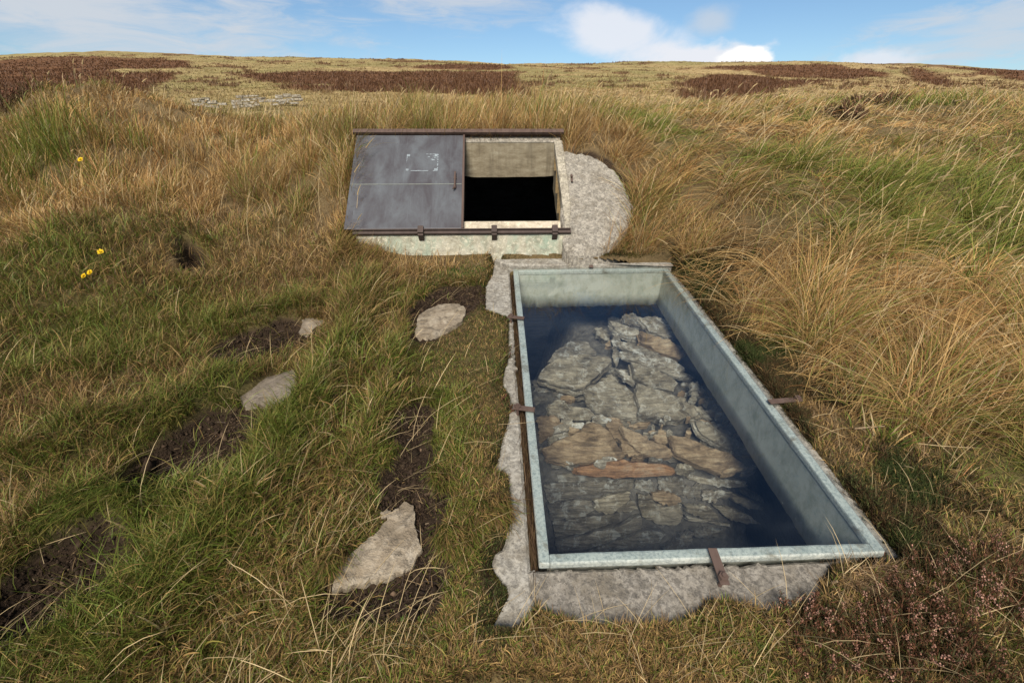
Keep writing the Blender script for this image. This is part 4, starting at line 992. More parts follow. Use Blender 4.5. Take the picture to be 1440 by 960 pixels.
def grow(name, label, n_tuft, r0, r1, per, zone, amax=72.0, mtl='grass'):
    x, y, r = scatter(n_tuft, r0, r1, amax)
    k = y > .1; x, y, r = x[k], y[k], r[k]
    t = tallness(x, y); pil = Pile()
    k = (rng.random(len(x)) < np.maximum(t, r > 12)) if zone == 'tall' else (rng.random(len(x)) >= t)
    x, y, r, t = x[k], y[k], r[k], t[k]
    k = heather_mask(x, y) < .5; x, y, r, t = x[k], y[k], r[k], t[k]
    if zone == 'tall':
        tox, toy, tdd, tid = tussock(x, y); pull = np.where(r < 9, .38, .15); x = x-tox*pull; y = y-toy*pull
    g = greenness(x, y, t); n1_ = fbm(x*1.1, y*1.1, seed=81); n2_ = fbm(x*3, y*3, seed=83)
    taz = rng.uniform(0, 2*math.pi, len(x)); tl = np.exp(rng.normal(0, .22, len(x))); tj = rng.normal(0, 1, len(x))
    i_ = np.repeat(np.arange(len(x)), per); m = len(i_)
    rad = np.minimum(.012+.010*r, .25)*(1 if zone == 'turf' else 1.5)
    oa = rng.uniform(0, 2*math.pi, m); orr = np.sqrt(rng.random(m))*rad[i_]
    bx, by = x[i_]+np.cos(oa)*orr, y[i_]+np.sin(oa)*orr
    ok = ~keepout(bx, by); i_, oa, bx, by = i_[ok], oa[ok], bx[ok], by[ok]; m = len(i_)
    bz = ground_raw(bx, by)
    rb, tb, gb = r[i_], t[i_], g[i_]
    if zone == 'turf':
        e = soil_edge(bx, by); ed = np.exp(-(np.minimum(0, e)/.07)**2)
        left = sstep(-.25, -.75, bx)*sstep(4.3, 3.2, by)
        mid = (bx > -.6) & (bx < .05) & (by > 1.2)
        L = (.036+.022*left+.022*n1_[i_]*left+.045*ed*left+.025*sstep(-.7, -1.1, bx)+.045*np.minimum(ridge(bx, by, True), 1))*tl[i_]*rng.uniform(.6, 1.35, m)
        L = np.where(mid, L*.62, L); L = np.where(bx > .05, L*.95, L)
        L *= 1+.5*sstep(2.4, 3.8, rb)+.4*sstep(4, 8, rb)
        L = np.where((soil_edge(bx, by+.10) > -.03) | (soil_edge(bx, by+.18) > 0), L*.40, L)
        az = np.where(rng.random(m) < .55, oa, taz[i_]+rng.normal(0, .6, m))
        az = np.where(rng.random(m) < .55*left, rng.normal(-.5, .9, m), az)
        th0 = np.abs(rng.normal(.35, .25, m)); th1 = th0+rng.uniform(.5, 1.5, m)
        lip = (soil_edge(bx, by-.10) > -.05) & (e < -.04) & (bx < .1)      # turf hanging over the upper edge of the bare soil
        L = np.where(lip, .115*rng.uniform(.6, 1.3, m), L); az = np.where(lip, rng.normal(-1.35, .45, m), az); th1 = np.where(lip, rng.uniform(1.5, 2.5, m), th1)
        w = np.maximum(rng.uniform(.0020, .0038, m), rb*.00105)
        dry = np.where((rng.random(m) < .45)[:,None], CG['tan'], CG['brown'])*np.where((rng.random(m) < .15), 1.3, 1)[:,None]
        gg = np.clip(gb+.22*ed+.12*left, 0, 1)
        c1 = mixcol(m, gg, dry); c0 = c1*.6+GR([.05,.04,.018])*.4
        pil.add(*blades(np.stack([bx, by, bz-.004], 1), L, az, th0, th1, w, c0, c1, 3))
    else:
        right = sstep(.8, 1.7, bx); bank = np.maximum(np.exp(-(((bx+3.6)/.8)**2+((by-3.7)/1.2)**2)), np.exp(-(((bx+5.1)/.9)**2+((by-5.4)/1.0)**2)))
        near = sstep(.3, 1.0, tb)
        L = (.13+.24*near)*(1+.28*n1_[i_])*tl[i_]*rng.uniform(.55, 1.3, m)*(1+.28*right)
        L *= 1+.45*bank
        L *= np.where((bx < .9) & (by < 4.5), .80, 1.0)*(1-.50*sstep(3.6, 5.6, rb))*(1-.2*right)
        L *= (1+.30*n2_[i_]*right)*(1-.68*sstep(6.5, 11, rb)*(bx < -.1*by))
        lodge = sstep(.05, .40, fbm(bx*.9+7, by*1.3, seed=85))*right
        wind = np.where(right > .5, rng.normal(.55, .40, m)+.30*n2_[i_]+.75*n1_[i_], rng.normal(.35, .85, m)+.7*n1_[i_])
        wind = np.where(rng.random(m) < bank, rng.normal(-.75, .35, m), wind)
        az = np.where(rng.random(m) < .22, taz[i_]+rng.normal(0, .4, m), wind)
        th0 = np.abs(rng.normal(.30, .22, m))+.28*right; th0 = th0+.55*lodge; th1 = th0+rng.uniform(.45, 1.25, m)+.30*right+.1*lodge
        tq = tid[i_]; td_ = tdd[i_]; nearf = 1-sstep(7, 11, rb)
        L *= 1+nearf*(.75*(tq-.42)-.55*(td_-.35))
        out_ = np.arctan2(toy, tox)[i_]+rng.normal(0, .45, m)
        mixo = rng.random(m) < (.50-.22*right)*nearf
        az = np.where(mixo, out_, az); th0 = th0+.35*np.where(mixo, td_, 0); th1 = th1+.25*nearf*rng.random(m)
        th1 = np.where((bx < .9) & (by > 4.55) & (rb < 8), th0+rng.uniform(.1, .8, m), th1)
        w = np.maximum(rng.uniform(.0020, .0038, m), rb*.00085)
        u = rng.random(m)[:,None]
        dry = np.where(u < .64, CG['tan'], np.where(u < .73, CG['straw'], np.where(u < .90, CG['brown'], CG['rust'])))
        tone = fbm(bx*.8, by*1.1, seed=87); dry = dry*(1+.16*n2_[i_]+.38*tone)[:,None]*(.78+.44*_hash((tq*4096).astype(np.int64), np.zeros(m, np.int64), np.zeros(m, np.int64), 3))[:,None]
        left_far = sstep(8, 16, rb)
        gg = np.clip(gb+.15*left_far*(bx < 0)-.25*lodge+.30*(tq-.5), 0, 1)
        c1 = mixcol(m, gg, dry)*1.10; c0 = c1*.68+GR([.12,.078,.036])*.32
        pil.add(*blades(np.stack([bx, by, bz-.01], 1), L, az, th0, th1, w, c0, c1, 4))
    o = pil.link(name, M[mtl]); tag(o, label, kind='stuff'); return o
D_ = GRASS
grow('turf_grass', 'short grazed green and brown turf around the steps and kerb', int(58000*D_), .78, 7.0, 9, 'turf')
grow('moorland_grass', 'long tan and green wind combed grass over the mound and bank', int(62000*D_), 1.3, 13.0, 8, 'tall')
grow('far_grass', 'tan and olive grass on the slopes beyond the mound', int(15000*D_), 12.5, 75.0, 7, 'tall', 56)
# rough texture of the hill: heather and bent grass, coarse because far
def hill():
    x, y, r = scatter(int(80000*D_), 26, 290, 54); h = heather_mask(x, y); pil = Pile()
    per = 3; i_ = np.repeat(np.arange(len(x)), per); m = len(i_)
    s_ = r[i_]*.0009
    bx, by = x[i_]+rng.normal(0, 1.4, m)*s_, y[i_]+rng.normal(0, 1.4, m)*s_; bz = ground_raw(bx, by)
    c = ground_color(bx, by)*np.exp(rng.normal(.06, .16, m))[:,None]
    hh_ = h[i_] > .5
    L = np.where(hh_, .36, .15)*np.exp(rng.normal(0, .35, m)); az = rng.uniform(0, 6.28, m)
    pil.add(*blades(np.stack([bx, by, bz-.03], 1), L, az, np.abs(rng.normal(.3, .2, m)), rng.uniform(.6, 1.4, m), s_*1.5, c*.85, c*1.1, 2))
    tag(pil.link('moor_heather', M['grass']), 'dark brown heather strips and pale bent grass on the far hill', kind='stuff')
hill()
# thin stalks: standing with seed heads on the mound, fallen and crossed over the turf
def stalks():
    pil = Pile()
    def put(x, y, L, az, th0, th1, w, c, lift=0.0, seg=4, head=True):
        ok = ~keepout(x, y, .3); x, y, L, az, th0, th1, w, c = x[ok], y[ok], L[ok], az[ok], th0[ok], th1[ok], w[ok], c[ok]
        z = ground_raw(x, y)+lift; P = np.stack([x, y, z], 1)
        pil.add(*blades(P, L, az, th0, th1, w, c*.85, c, seg, .5))
        if head:
            k = rng.random(len(x)) < .6; P, L, az, th0, th1, w, c = P[k], L[k], az[k], th0[k], th1[k], w[k], c[k]
            C = P.astype(float).copy(); sg = seg
            for q_ in range(sg):
                th = th0+(th1-th0)*(q_/sg)**.9; C += np.stack([np.sin(th)*np.cos(az), np.sin(th)*np.sin(az), np.cos(th)], 1)*(L/sg)[:,None]
            for rr_ in (.0, 1.57): pil.add(*blades(C-np.stack([np.sin(th1)*np.cos(az), np.sin(th1)*np.sin(az), np.cos(th1)], 1)*(L*.16)[:,None], L*.24, az, th1, th1+.25, w*2.6, c*.8, c*.95, 3, 1.0, roll=np.full(len(C), rr_)))
    # standing along the crest and over the bank
    x, y, r = scatter(int(9000*D_), 2.2, 14); t = tallness(x, y); k = (rng.random(len(x)) < t*np.where(x < .9, .55, .42)); x, y, r = x[k], y[k], r[k]; m = len(x)
    right = sstep(.8, 1.7, x); cl = fbm(x*1.5, y*1.5, seed=91)
    L = np.where(right > .5, .42, .40)*np.exp(np.clip(rng.normal(0, .25, m), -.5, .4))*(1+.25*cl)*np.where((x < .9) & (y > 4.3), .72, 1)*np.where(r > 5.5, .8, 1)
    c = (CG['straw'][None]*np.exp(rng.normal(0, .2, m))[:,None])
    put(x, y, L, np.where(rng.random(m) < .8, rng.normal(.45, .35, m), rng.uniform(0, 6.28, m)), np.abs(rng.normal(.15, .12, m))+.45*right, rng.uniform(.3, .9, m)+.5*right, np.maximum(rng.uniform(.0016, .0026, m), r*.0008), c)
    # strewn over the turf
    x, y, r = scatter(int(3600*D_), .85, 4.6); k = (x < -.05) & (rng.random(len(x)) < np.where(x < -.45, .75, .25)) | (y < 1.15) & (x > 0) & (rng.random(len(x)) < .5) | (x > 1.35) & (rng.random(len(x)) < .6)
    x, y, r = x[k], y[k], r[k]; m = len(x)
    c = CG['straw'][None]*np.exp(rng.normal(-.05, .22, m))[:,None]
    put(x, y, rng.uniform(.06, .24, m), rng.normal(.3, 1.2, m), rng.uniform(.7, 1.4, m), rng.uniform(1.2, 2.0, m), np.maximum(rng.uniform(.0011, .0022, m), r*.0008), c, .025, 3, False)
    x, y, r = scatter(int(750*D_), .85, 4.4); k = (x < -.3); x, y, r = x[k], y[k], r[k]; m = len(x)
    c = CG['straw'][None]*np.exp(rng.normal(.05, .15, m))[:,None]
    put(x, y, rng.uniform(.14, .32, m), rng.normal(.5, 1.0, m), rng.uniform(.3, 1.0, m), rng.uniform(.9, 1.5, m), np.maximum(rng.uniform(.0016, .003, m), r*.0008), c, 0, 4, False)
    tag(pil.link('straw_stalks', M['grass']), 'pale dry grass stalks standing on the mound and strewn over the turf', kind='stuff')
stalks()
# broad bladed tufts beside the path
def tufts():
    pil = Pile()
    for px, py, s_, cnt, gr in ((505,400,1.0,70,.85),(485,425,.8,50,.8),(470,505,1.1,90,.75),(510,520,1.1,110,.7),(545,505,.9,60,.6),(520,575,1.1,90,.7),(545,560,.9,60,.6),(500,470,.8,60,.6),(480,620,.9,70,.6),(300,340,.8,50,.7),(160,385,1.0,60,.8),(420,640,.9,60,.6),(350,700,1.0,70,.6),(200,760,1.0,80,.6),(240,900,1.2,90,.5),(300,820,1.0,80,.55),(1240,620,1.0,60,.7),(1180,330,1.6,80,.9),(1330,560,1.2,70,.8),(1390,420,1.4,80,.8)):
        h_ = ground_hit(px, py)
        if h_ is None: continue
        a = rng.uniform(0, 6.28, cnt); q_ = np.abs(rng.normal(0, .06, cnt))*s_*1.3
        x, y = h_[0]+np.cos(a)*q_, h_[1]+np.sin(a)*q_; ok = ~keepout(x, y); x, y, a = x[ok], y[ok], a[ok]; m = len(x)
        c = mixcol(m, gr, np.where((rng.random(m) < .5)[:,None], CG['tan'], CG['straw']*.8))
        pil.add(*blades(np.stack([x, y, ground_raw(x, y)-.005], 1), rng.uniform(.06, .145, m)*s_, a+rng.normal(0, .5, m), np.abs(rng.normal(.3, .2, m)), rng.uniform(.9, 1.7, m), rng.uniform(.004, .0075, m), c*.75, c, 5))
    tag(pil.link('broad_grass', M['grass']), 'broad bladed green grass tufts beside the worn path', kind='stuff')
tufts()
def overhang():
    pil = Pile(); U = []; 
    for _ in range(int(1500*D_)):
        q_ = rng.random()
        if q_ < .55: u, v, a, L = rng.normal(-.985, .03), rng.uniform(-.16, 1.08), rng.normal(.1, .7), rng.uniform(.10, .27)
        elif q_ < .80: u, v, a, L = rng.uniform(-1.0, .95), rng.normal(1.13, .03), rng.normal(-.9, .8), rng.uniform(.07, .18)
        else: u, v, a, L = rng.uniform(-1.05, -.62), rng.uniform(-.17, -.06), rng.normal(1.0, .8), rng.uniform(.06, .17)
        U.append((u, v, a, L))
    U = GR(U); X, Y = None, None; X = HO[0]+hux[0]*U[:,0]+hh[0]*U[:,1]*np.where(U[:,1] > 0, math.cos(HA), 1); Y = HO[1]+hux[1]*U[:,0]+hh[1]*U[:,1]*np.where(U[:,1] > 0, math.cos(HA), 1); m = len(U)
    A_ = AP[8:15]; tt = rng.random(260)*6; ai = tt.astype(int); ft = (tt-ai)[:,None]; A_ = GR(A_); E_ = A_[ai]*(1-ft)+A_[ai+1]*ft
    X = np.append(X, E_[:,0]+rng.normal(.02, .02, 260)); Y = np.append(Y, E_[:,1]-.03+rng.normal(0, .022, 260)); U = np.vstack([U, np.c_[np.zeros(260), np.zeros(260), rng.uniform(0, 6.28, 260), rng.uniform(.05, .13, 260)]])
    ok = ~keepout(X, Y); X, Y, U = X[ok], Y[ok], U[ok]; m = len(X)
    per = 6; i_ = np.repeat(np.arange(m), per); m = len(i_); x, y = X[i_]+rng.normal(0, .015, m), Y[i_]+rng.normal(0, .015, m)
    ok = ~keepout(x, y); i_, x, y = i_[ok], x[ok], y[ok]; m = len(i_)
    c = mixcol(m, .22, np.where((rng.random(m) < .6)[:,None], CG['tan'], CG['brown']))
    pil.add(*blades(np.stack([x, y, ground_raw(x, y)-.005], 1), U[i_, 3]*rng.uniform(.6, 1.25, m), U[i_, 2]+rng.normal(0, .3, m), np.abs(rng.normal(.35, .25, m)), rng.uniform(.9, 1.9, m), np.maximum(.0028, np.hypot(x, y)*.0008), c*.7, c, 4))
    tag(pil.link('edge_grass', M['grass']), 'dry grass hanging over the edges of the steel hatch', kind='stuff')
overhang()
# moss and low heath: tiny sprigs against the kerb, over the bare edges and along the right side of the skylight
def lowheath():
    pil = Pile()
    def sprigs(x, y, h0, col, w=.0028, n_=5, z=None):
        m = len(x); i_ = np.repeat(np.arange(m), n_); bx = x[i_]+rng.normal(0, .008, m*n_); by = y[i_]+rng.normal(0, .008, m*n_)
        zz = (ground_raw(bx, by) if z is None else z[i_])-.003
        c = col[i_]*np.exp(rng.normal(0, .3, m*n_))[:,None]
        r_ = np.hypot(bx, by)
        pil.add(*blades(np.stack([bx, by, zz], 1), h0[i_]*rng.uniform(.5, 1.4, m*n_), rng.uniform(0, 6.28, m*n_), rng.uniform(.1, .9, m*n_), rng.uniform(.5, 1.6, m*n_), np.maximum(w, r_*.0011)*np.ones(m*n_), c*.7, c, 2))
    # moss lapping the kerb
    m = int(26000*D_); e = rng.integers(0, 3, m); x = np.empty(m); y = np.empty(m)
    for q_ in range(3):
        k = e == q_; P = KERBS[q_]; tt = rng.random(k.sum())*len(P); a = tt.astype(int); f = (tt-a)[:,None]
        pt = P[a % len(P)]*(1-f)+P[(a+1) % len(P)]*f + rng.normal(0, .028, (k.sum(), 2)); x[k] = pt[:,0]; y[k] = pt[:,1]
    ok = ~keepout(x, y, .2, -.004); x, y = x[ok], y[ok]; u = rng.random(len(x))[:,None]; pn = fbm(x*7, y*7, seed=95)[:,None]
    col = np.where(pn > .12, GR([.075,.062,.014]), np.where(u < .5, GR([.05,.062,.018]), GR([.055,.036,.018])))
    sprigs(x, y, np.full(len(x), .016), col, .003, 6)
    # crowberry and heath along the right kerb
    m = int(16000*D_); v = rng.uniform(-1.35, 1.15, m); u_ = SW/2+.05+np.abs(rng.normal(0, .22, m)); P = np.array([S(a, b) for a, b in zip(u_, v)]); x, y = P[:,0], P[:,1]
    ok = ~keepout(x, y, 1, .0); k = ok & (fbm(x*4, y*4, seed=97) > -.30+.5*(u_-SW/2-.05)); x, y = x[k], y[k]; pn = fbm(x*5, y*5, seed=98)[:,None]; u = rng.random(len(x))[:,None]
    col = np.where(pn > .15, GR([.048,.060,.018]), np.where(u < .55, GR([.085,.050,.024]), GR([.055,.055,.022])))
    sprigs(x, y, np.full(len(x), .042), col, .0028, 7)
    # clover and moss over the middle of the turf
    m = int(30000*D_); x = rng.uniform(-.75, 1.4, m); y = rng.uniform(.55, 3.6, m); k = (x < .1) | (y < 1.1); x, y = x[k], y[k]
    ok = ~keepout(x, y, 1); x, y = x[ok], y[ok]; pn = fbm(x*3, y*3, seed=99)[:,None]; u = rng.random(len(x))[:,None]
    col = np.where(pn > .18, GR([.062,.095,.020]), np.where(u < .5, GR([.075,.075,.024]), GR([.11,.075,.035])))
    sprigs(x, y, np.full(len(x), .020), col, .0042, 4)
    tag(pil.link('moss_and_heath', M['heath']), 'olive moss and low brown heath lapping the concrete kerb', kind='stuff')
lowheath()
# dry straw caught in the gap between kerb and rim, and raked against the front slab
def litter():
    pil = Pile(); m = int(1500*D_)
    v = rng.uniform(-SLEN/2, SLEN/2, m); P = np.array([S(-SW/2-.016+a, b, -.072+c_) for a, b, c_ in zip(rng.normal(0, .006, m), v, rng.uniform(0, .03, m))])
    az = np.where(rng.random(m) < .5, YAW+math.pi/2, YAW-math.pi/2)+rng.normal(0, .13, m)
    c = np.where((rng.random(m) < .6)[:,None], GR([.07,.042,.023]), GR([.16,.10,.053]))*np.exp(rng.normal(0, .3, m))[:,None]
    pil.add(*blades(P, rng.uniform(.05, .2, m), az, rng.uniform(1.3, 1.6, m), rng.uniform(1.35, 1.65, m), rng.uniform(.0016, .003, m), c, c, 3))
    m = int(1100*D_); px = rng.normal(1195, 45, m); py = rng.normal(808, 22, m); P = np.array([on_plane(a, b, .03) for a, b in zip(px, py)])
    k = (near_sdist(P[:,0], P[:,1], KERBS[1], .2) < .03) & (near_sdist(P[:,0], P[:,1], SKQ, .2) < -.05); P = P[k]; m = len(P); P[:,2] = np.maximum(P[:,2], ground_raw(P[:,0], P[:,1])+.006)
    c = np.where((rng.random(m) < .6)[:,None], GR([.30,.20,.11]), GR([.20,.125,.06]))*np.exp(rng.normal(0, .25, m))[:,None]
    pil.add(*blades(P, rng.uniform(.05, .12, m), rng.normal(.0, .7, m), rng.uniform(1.2, 1.6, m), rng.uniform(1.4, 1.7, m), rng.uniform(.0014, .0026, m), c, c, 3))
    for P_ in SOIL[:7]:                     # roots and dead bits on the bare soil
        lo, hi = P_.min(0), P_.max(0); m = int(5200*D_*np.prod(hi-lo)); x = rng.uniform(lo[0], hi[0], m); y = rng.uniform(lo[1], hi[1], m); k = inpoly(x, y, P_); x, y = x[k], y[k]; m = len(x)
        c = np.where((rng.random(m) < .82)[:,None], GR([.050,.031,.019]), GR([.20,.135,.07]))*np.exp(rng.normal(0, .35, m))[:,None]
        pil.add(*blades(np.stack([x, y, ground_raw(x, y)+.004], 1), rng.uniform(.015, .09, m), rng.uniform(0, 6.28, m), rng.uniform(.9, 1.6, m), rng.uniform(1.2, 2.0, m), rng.uniform(.0018, .0042, m), c, c, 3))
    tag(pil.link('straw_litter', M['grass']), 'brown dead straw caught along the skylight rim and front slab', kind='stuff')
litter()
def crumbs():
    oct_ = np.array([(1,0,0),(-1,0,0),(0,1,0),(0,-1,0),(0,0,1),(0,0,-1)], float)
    T0 = np.array([(0,2,4),(2,1,4),(1,3,4),(3,0,4),(2,0,5),(1,2,5),(3,1,5),(0,3,5)]); pil = Pile()
    for P_ in SOIL[:6]:
        lo, hi = P_.min(0)-.06, P_.max(0)+.06; m = int(16000*D_*np.prod(hi-lo)); x = rng.uniform(lo[0], hi[0], m); y = rng.uniform(lo[1], hi[1], m)
        k = near_sdist(x, y, P_, .2) > -.045; x, y = x[k], y[k]
        for Q_ in STEPS: k = near_sdist(x, y, Q_, .1) < -.005; x, y = x[k], y[k]
        m = len(x); s_ = np.exp(rng.normal(-5.5, .55, m)); C = np.stack([x, y, ground_raw(x, y)+s_*.1], 1)
        V = C[:,None]+oct_[None]*rng.uniform(.55, 1.35, (m, 6, 1))*s_[:,None,None]+rng.normal(0, .2, (m, 6, 3))*s_[:,None,None]
        c = GR([.040, .026, .0165])*np.exp(rng.normal(0, .4, m))[:,None]
        pil.add(V.reshape(-1, 3), None, (np.arange(m)[:,None,None]*6+T0[None]).reshape(-1, 3), np.repeat(c, 6, 0))
    tag(pil.link('soil_crumbs', M['heath']), 'dark crumbly soil in the worn hollows of the path', kind='stuff')
crumbs()
# ------------------------------------------------------------------ heather bushes and sprigs
def heather_bush(loc, rad, hgt, n_tw, label, group, seed, flower=.6, lean=(0, 0), leafc=(.055,.052,.020), flowc=(.36,.20,.145), twigc=(.11,.048,.026), fs=1.0, name='heather_bush'):
    global rng
    keep_ = rng; rng = np.random.default_rng(seed)
    root = empty(name, loc, label, 'heather', group); loc = np.array(loc)
    tw, lf, fl = Pile(), Pile(), Pile()
    n_ = n_tw; a = rng.uniform(0, 6.28, n_); q_ = np.sqrt(rng.random(n_))*rad
    bx, by = loc[0]+np.cos(a)*q_, loc[1]+np.sin(a)*q_
    ok = ~keepout(bx, by, 0); bx, by, a, q_ = bx[ok], by[ok], a[ok], q_[ok]; n_ = len(bx)
    P = np.stack([bx, by, ground_raw(bx, by)-.01], 1); L = hgt*rng.uniform(.6, 1.2, n_)*(1.1-.35*(q_/rad)**2)
    th0 = np.abs(rng.normal(.15, .12, n_))+.35*q_/rad; th1 = th0+rng.normal(.35, .3, n_); az = a+rng.normal(0, .5, n_)
    dx_, dy_ = np.cos(az)*np.sin(th0)+lean[0], np.sin(az)*np.sin(th0)+lean[1]; az = np.arctan2(dy_, dx_)
    wmin = np.linalg.norm(loc)*.0009
    c = np.tile(GR(twigc), (n_, 1))*np.exp(rng.normal(0, .25, n_))[:,None]
    tw.add(*blades(P, L, az, th0, th1, np.full(n_, max(.0024, wmin)), c, c, 4, .6))
    def along(t):
        C = P[i_].astype(float).copy(); st = 6
        for k in range(st):
            tt = np.minimum(t, (k+1)/st)-np.minimum(t, k/st); th = (th0+(th1-th0)*(k/st)**.9)[i_]
            C += np.stack([np.sin(th)*np.cos(az[i_]), np.sin(th)*np.sin(az[i_]), np.cos(th)], 1)*(L[i_]*tt)[:,None]
        return C
    per = 16; i_ = np.repeat(np.arange(n_), per); m = len(i_); C = along(rng.uniform(.2, .95, m))
    c = np.where((rng.random(m) < .6)[:,None], GR(leafc), GR(twigc))*np.exp(rng.normal(0, .3, m))[:,None]
    lf.add(*blades(C, rng.uniform(.008, .022, m)*fs, rng.uniform(0, 6.28, m), rng.uniform(.2, 1.1, m), rng.uniform(.4, 1.4, m), np.full(m, max(.0026, wmin)), c, c, 2))
    tw.link('twig', M['heath'], root); lf.link('foliage', M['heath'], root)
    if flower > 0:
        sel = np.nonzero(rng.random(n_) < flower)[0]; per = 15; i_ = np.repeat(sel, per); m = len(i_)
        C = along(np.clip(rng.normal(.82, .13, m), .4, 1.03))+rng.normal(0, .0035, (m, 3))
        s_ = np.maximum(rng.uniform(.0016, .0034, m), wmin*.9)[:,None]
        oct_ = np.array([(1,0,0),(-1,0,0),(0,1,0),(0,-1,0),(0,0,1.3),(0,0,-1.3)], float)
        V = (C[:,None]+oct_[None]*s_[:,None]).reshape(-1, 3)
        T = np.array([(0,2,4),(2,1,4),(1,3,4),(3,0,4),(2,0,5),(1,2,5),(3,1,5),(0,3,5)]); T = (np.arange(m)[:,None,None]*6+T[None]).reshape(-1, 3)
        tone = rng.random(len(sel))[np.repeat(np.arange(len(sel)), per)][:,None]
        cc = (GR(flowc)*(1-tone)+GR([.17,.075,.045])*tone)*np.exp(rng.normal(0, .25, m))[:,None]
        fl.add(V, None, T, np.repeat(cc, 6, 0)); tag(fl.link('flower_bells', M['heath'], root), kind='stuff')
    rng = keep_; return root
HB = [((1400,895), .24, .13, 230, 'faded pink brown heather bush in the bottom corner of the turf', .30),
      ((1290,892), .13, .10, 110, 'dark rusty heather bush between the front slab corner and the corner bush', .15),
      ((1190,945), .15, .09, 150, 'low pinkish heather bush along the bottom edge in front of the slab', .25),
      ((1300,965), .19, .11, 200, 'dense russet heather bush at the bottom edge beside the corner bush', .2),
      ((1425,830), .13, .12, 90, 'tall sparse heather bush above the corner bush by the straw', .35),
      ((1130,868), .08, .07, 70, 'small dark brown heather sprig at the end of the front slab', .25)]
for k, (px, rad, hgt, cnt, lab, fl_) in enumerate(HB):
    p = ground_hit(*px); heather_bush(p, rad, hgt, int(cnt*1.5), lab, 'heather bushes near the skylight', 200+k, fl_)
for k, (px, rad, hgt, cnt, lab, ln, tc_) in enumerate([
    ((988,438), .07, .07, 60, 'olive heath sprig leaning over the far rim of the skylight', (-.5, -.1), (.10,.055,.03)),
    ((1050,500), .06, .05, 50, 'small green heath sprig poking over the rim below the leaning one', (-.5, 0), (.06,.045,.02)),
    ((722,512), .05, .06, 70, 'reddish dead heath sprig crossing the rim between two clips', (.9, 0), (.16,.06,.04)),
    ((714,574), .045, .05, 50, 'reddish dead heath sprig beside the lower clip on the kerb', (.7, 0), (.15,.06,.04)),
    ((1190,690), .10, .06, 110, 'green heath cushion on the bank beside the skylight rim', (-.2, 0), (.05,.045,.02)),
    ((1230,730), .12, .06, 120, 'mossy heath cushion near the skylight corner on the bank', (-.2, 0), (.06,.05,.02))]):
    p = ground_hit(*px); heather_bush(p, rad, hgt, cnt, lab, 'heath sprigs along the skylight rim', 260+k, 0, ln, twigc=tc_, leafc=(.062,.07,.022), name='heath_sprig')
for k, (px, rad, hgt, cnt, lab) in enumerate([
    ((1085,140), .55, .40, 260, 'reddish brown heather bush on the crest below the dark hill strip'),
    ((1170,142), .45, .42, 240, 'dark brown heather bush on the crest of the bank'),
    ((1225,150), .5, .34, 240, 'low dull heather bush right of the dark crest bush'),
    ((1180,165), .3, .30, 160, 'rusty bracken coloured bush just below the crest of the bank'),
    ((8,150), .6, .45, 240, 'dark heather bush on the left edge of the mound')]):
    p = ground_hit(*px)
    if p is not None: heather_bush(p, rad*.8, hgt*.55, cnt, lab, 'heather bushes on the crest', 290+k, .25, (.25, .1), leafc=(.10,.070,.030), twigc=(.11,.065,.04), flowc=(.20,.10,.06), fs=2.5)
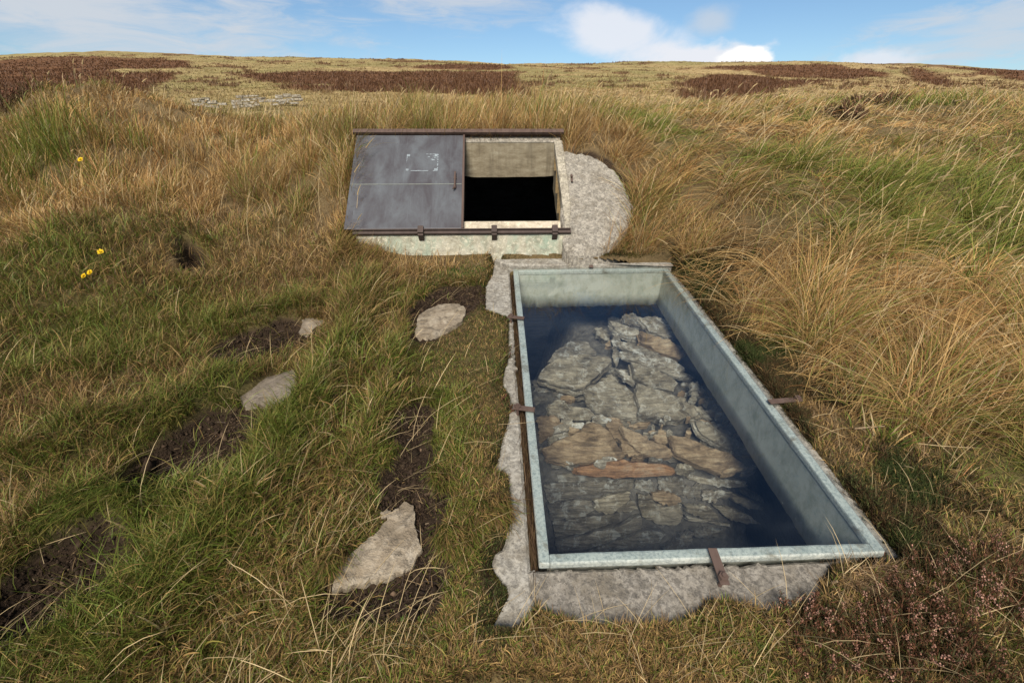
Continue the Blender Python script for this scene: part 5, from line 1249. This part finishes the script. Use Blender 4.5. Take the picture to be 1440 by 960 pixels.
# ------------------------------------------------------------------ yellow flowers
def flower(px, hgt, s_, label, seed):
    p = ground_hit(*px); r_ = np.random.default_rng(seed)
    root = empty('yellow_flower', p, label, 'flower', 'yellow flowers in the grass'); p = np.array(p)
    top = p+np.array([r_.uniform(-.01, .01), -.01, hgt])
    bm = bmesh.new(); cyl_bm(bm, p-np.array([0,0,.01]), top, .0018, .0014, n=6); st = obj_bm('stem', bm, None, root); st.data.materials.append(M['stemg'])
    nrm = Vector((r_.uniform(-.2, .2), -.75, .65)).normalized(); t1 = nrm.orthogonal().normalized(); t2 = nrm.cross(t1)
    bm = bmesh.new()
    for layer, (rad, np_, up_) in enumerate(((1.0, 15, .10), (.72, 11, .25), (.42, 8, .42))):
        for k in range(np_):
            a = 2*math.pi*(k+layer*.4)/np_+r_.uniform(-.1, .1); d = t1*math.cos(a)+t2*math.sin(a); e = t1*-math.sin(a)+t2*math.cos(a); R_ = s_*rad*r_.uniform(.85, 1.1); w = s_*.15
            o_ = Vector(top)
            vs = [bm.verts.new(o_+d*R_*f+e*w*g_+nrm*s_*(up_*f+.06*layer)) for f, g_ in ((.08,-.4),(.08,.4),(.6,1),(.95,.7),(1,0),(.95,-.7),(.6,-1))]
            bm.faces.new(vs)
    obj_bm('petals', bm, M['yellow'], root)
    bm = bmesh.new(); bmesh.ops.create_icosphere(bm, subdivisions=2, radius=s_*.22, matrix=Matrix.Translation(Vector(top)+nrm*s_*.08)); obj_bm('flower_centre', bm, M['yolk'], root)
def plain(name, c, r=.6):
    m, nt = mat(name); n = N(nt); f = n.noise(geo(n), 300, 3, .6); n.out(n.mix(f, tuple(v*.8 for v in c), c), r, .2); return m
M['stemg'] = plain('flower_stem_green', (.07,.10,.025)); M['yellow'] = plain('petal_yellow', (.80,.52,.012)); M['yolk'] = plain('flower_centre_yellow', (.70,.36,.008))
flower((150,372), .10, .022, 'single yellow flower above the pair in the green grass', 1)
flower((136,400), .09, .020, 'upper yellow flower of the touching pair', 2)
flower((128,404), .085, .019, 'lower yellow flower of the touching pair', 3)
flower((127,262), .26, .026, 'small far yellow flower on the grassy bank', 4)
# a few stray bits: slip of wood by the slab, twig in the heath
for (a, b, r_, lab) in (((1142,836),(1172,828), .007, 'short splinter of pale wood at the end of the front slab'), ((1198,611),(1240,609), .005, 'pale bare twig lying in the heath beside the rim')):
    p, q_ = ground_hit(*a), ground_hit(*b); bm = bmesh.new(); cyl_bm(bm, p+np.array([0,0,.035]), q_+np.array([0,0,.04]), r_, r_*.6, n=7)
    o = obj_bm('stick', bm, None); o.data.materials.append(M['s_tan']); tag(o, lab, 'stick')
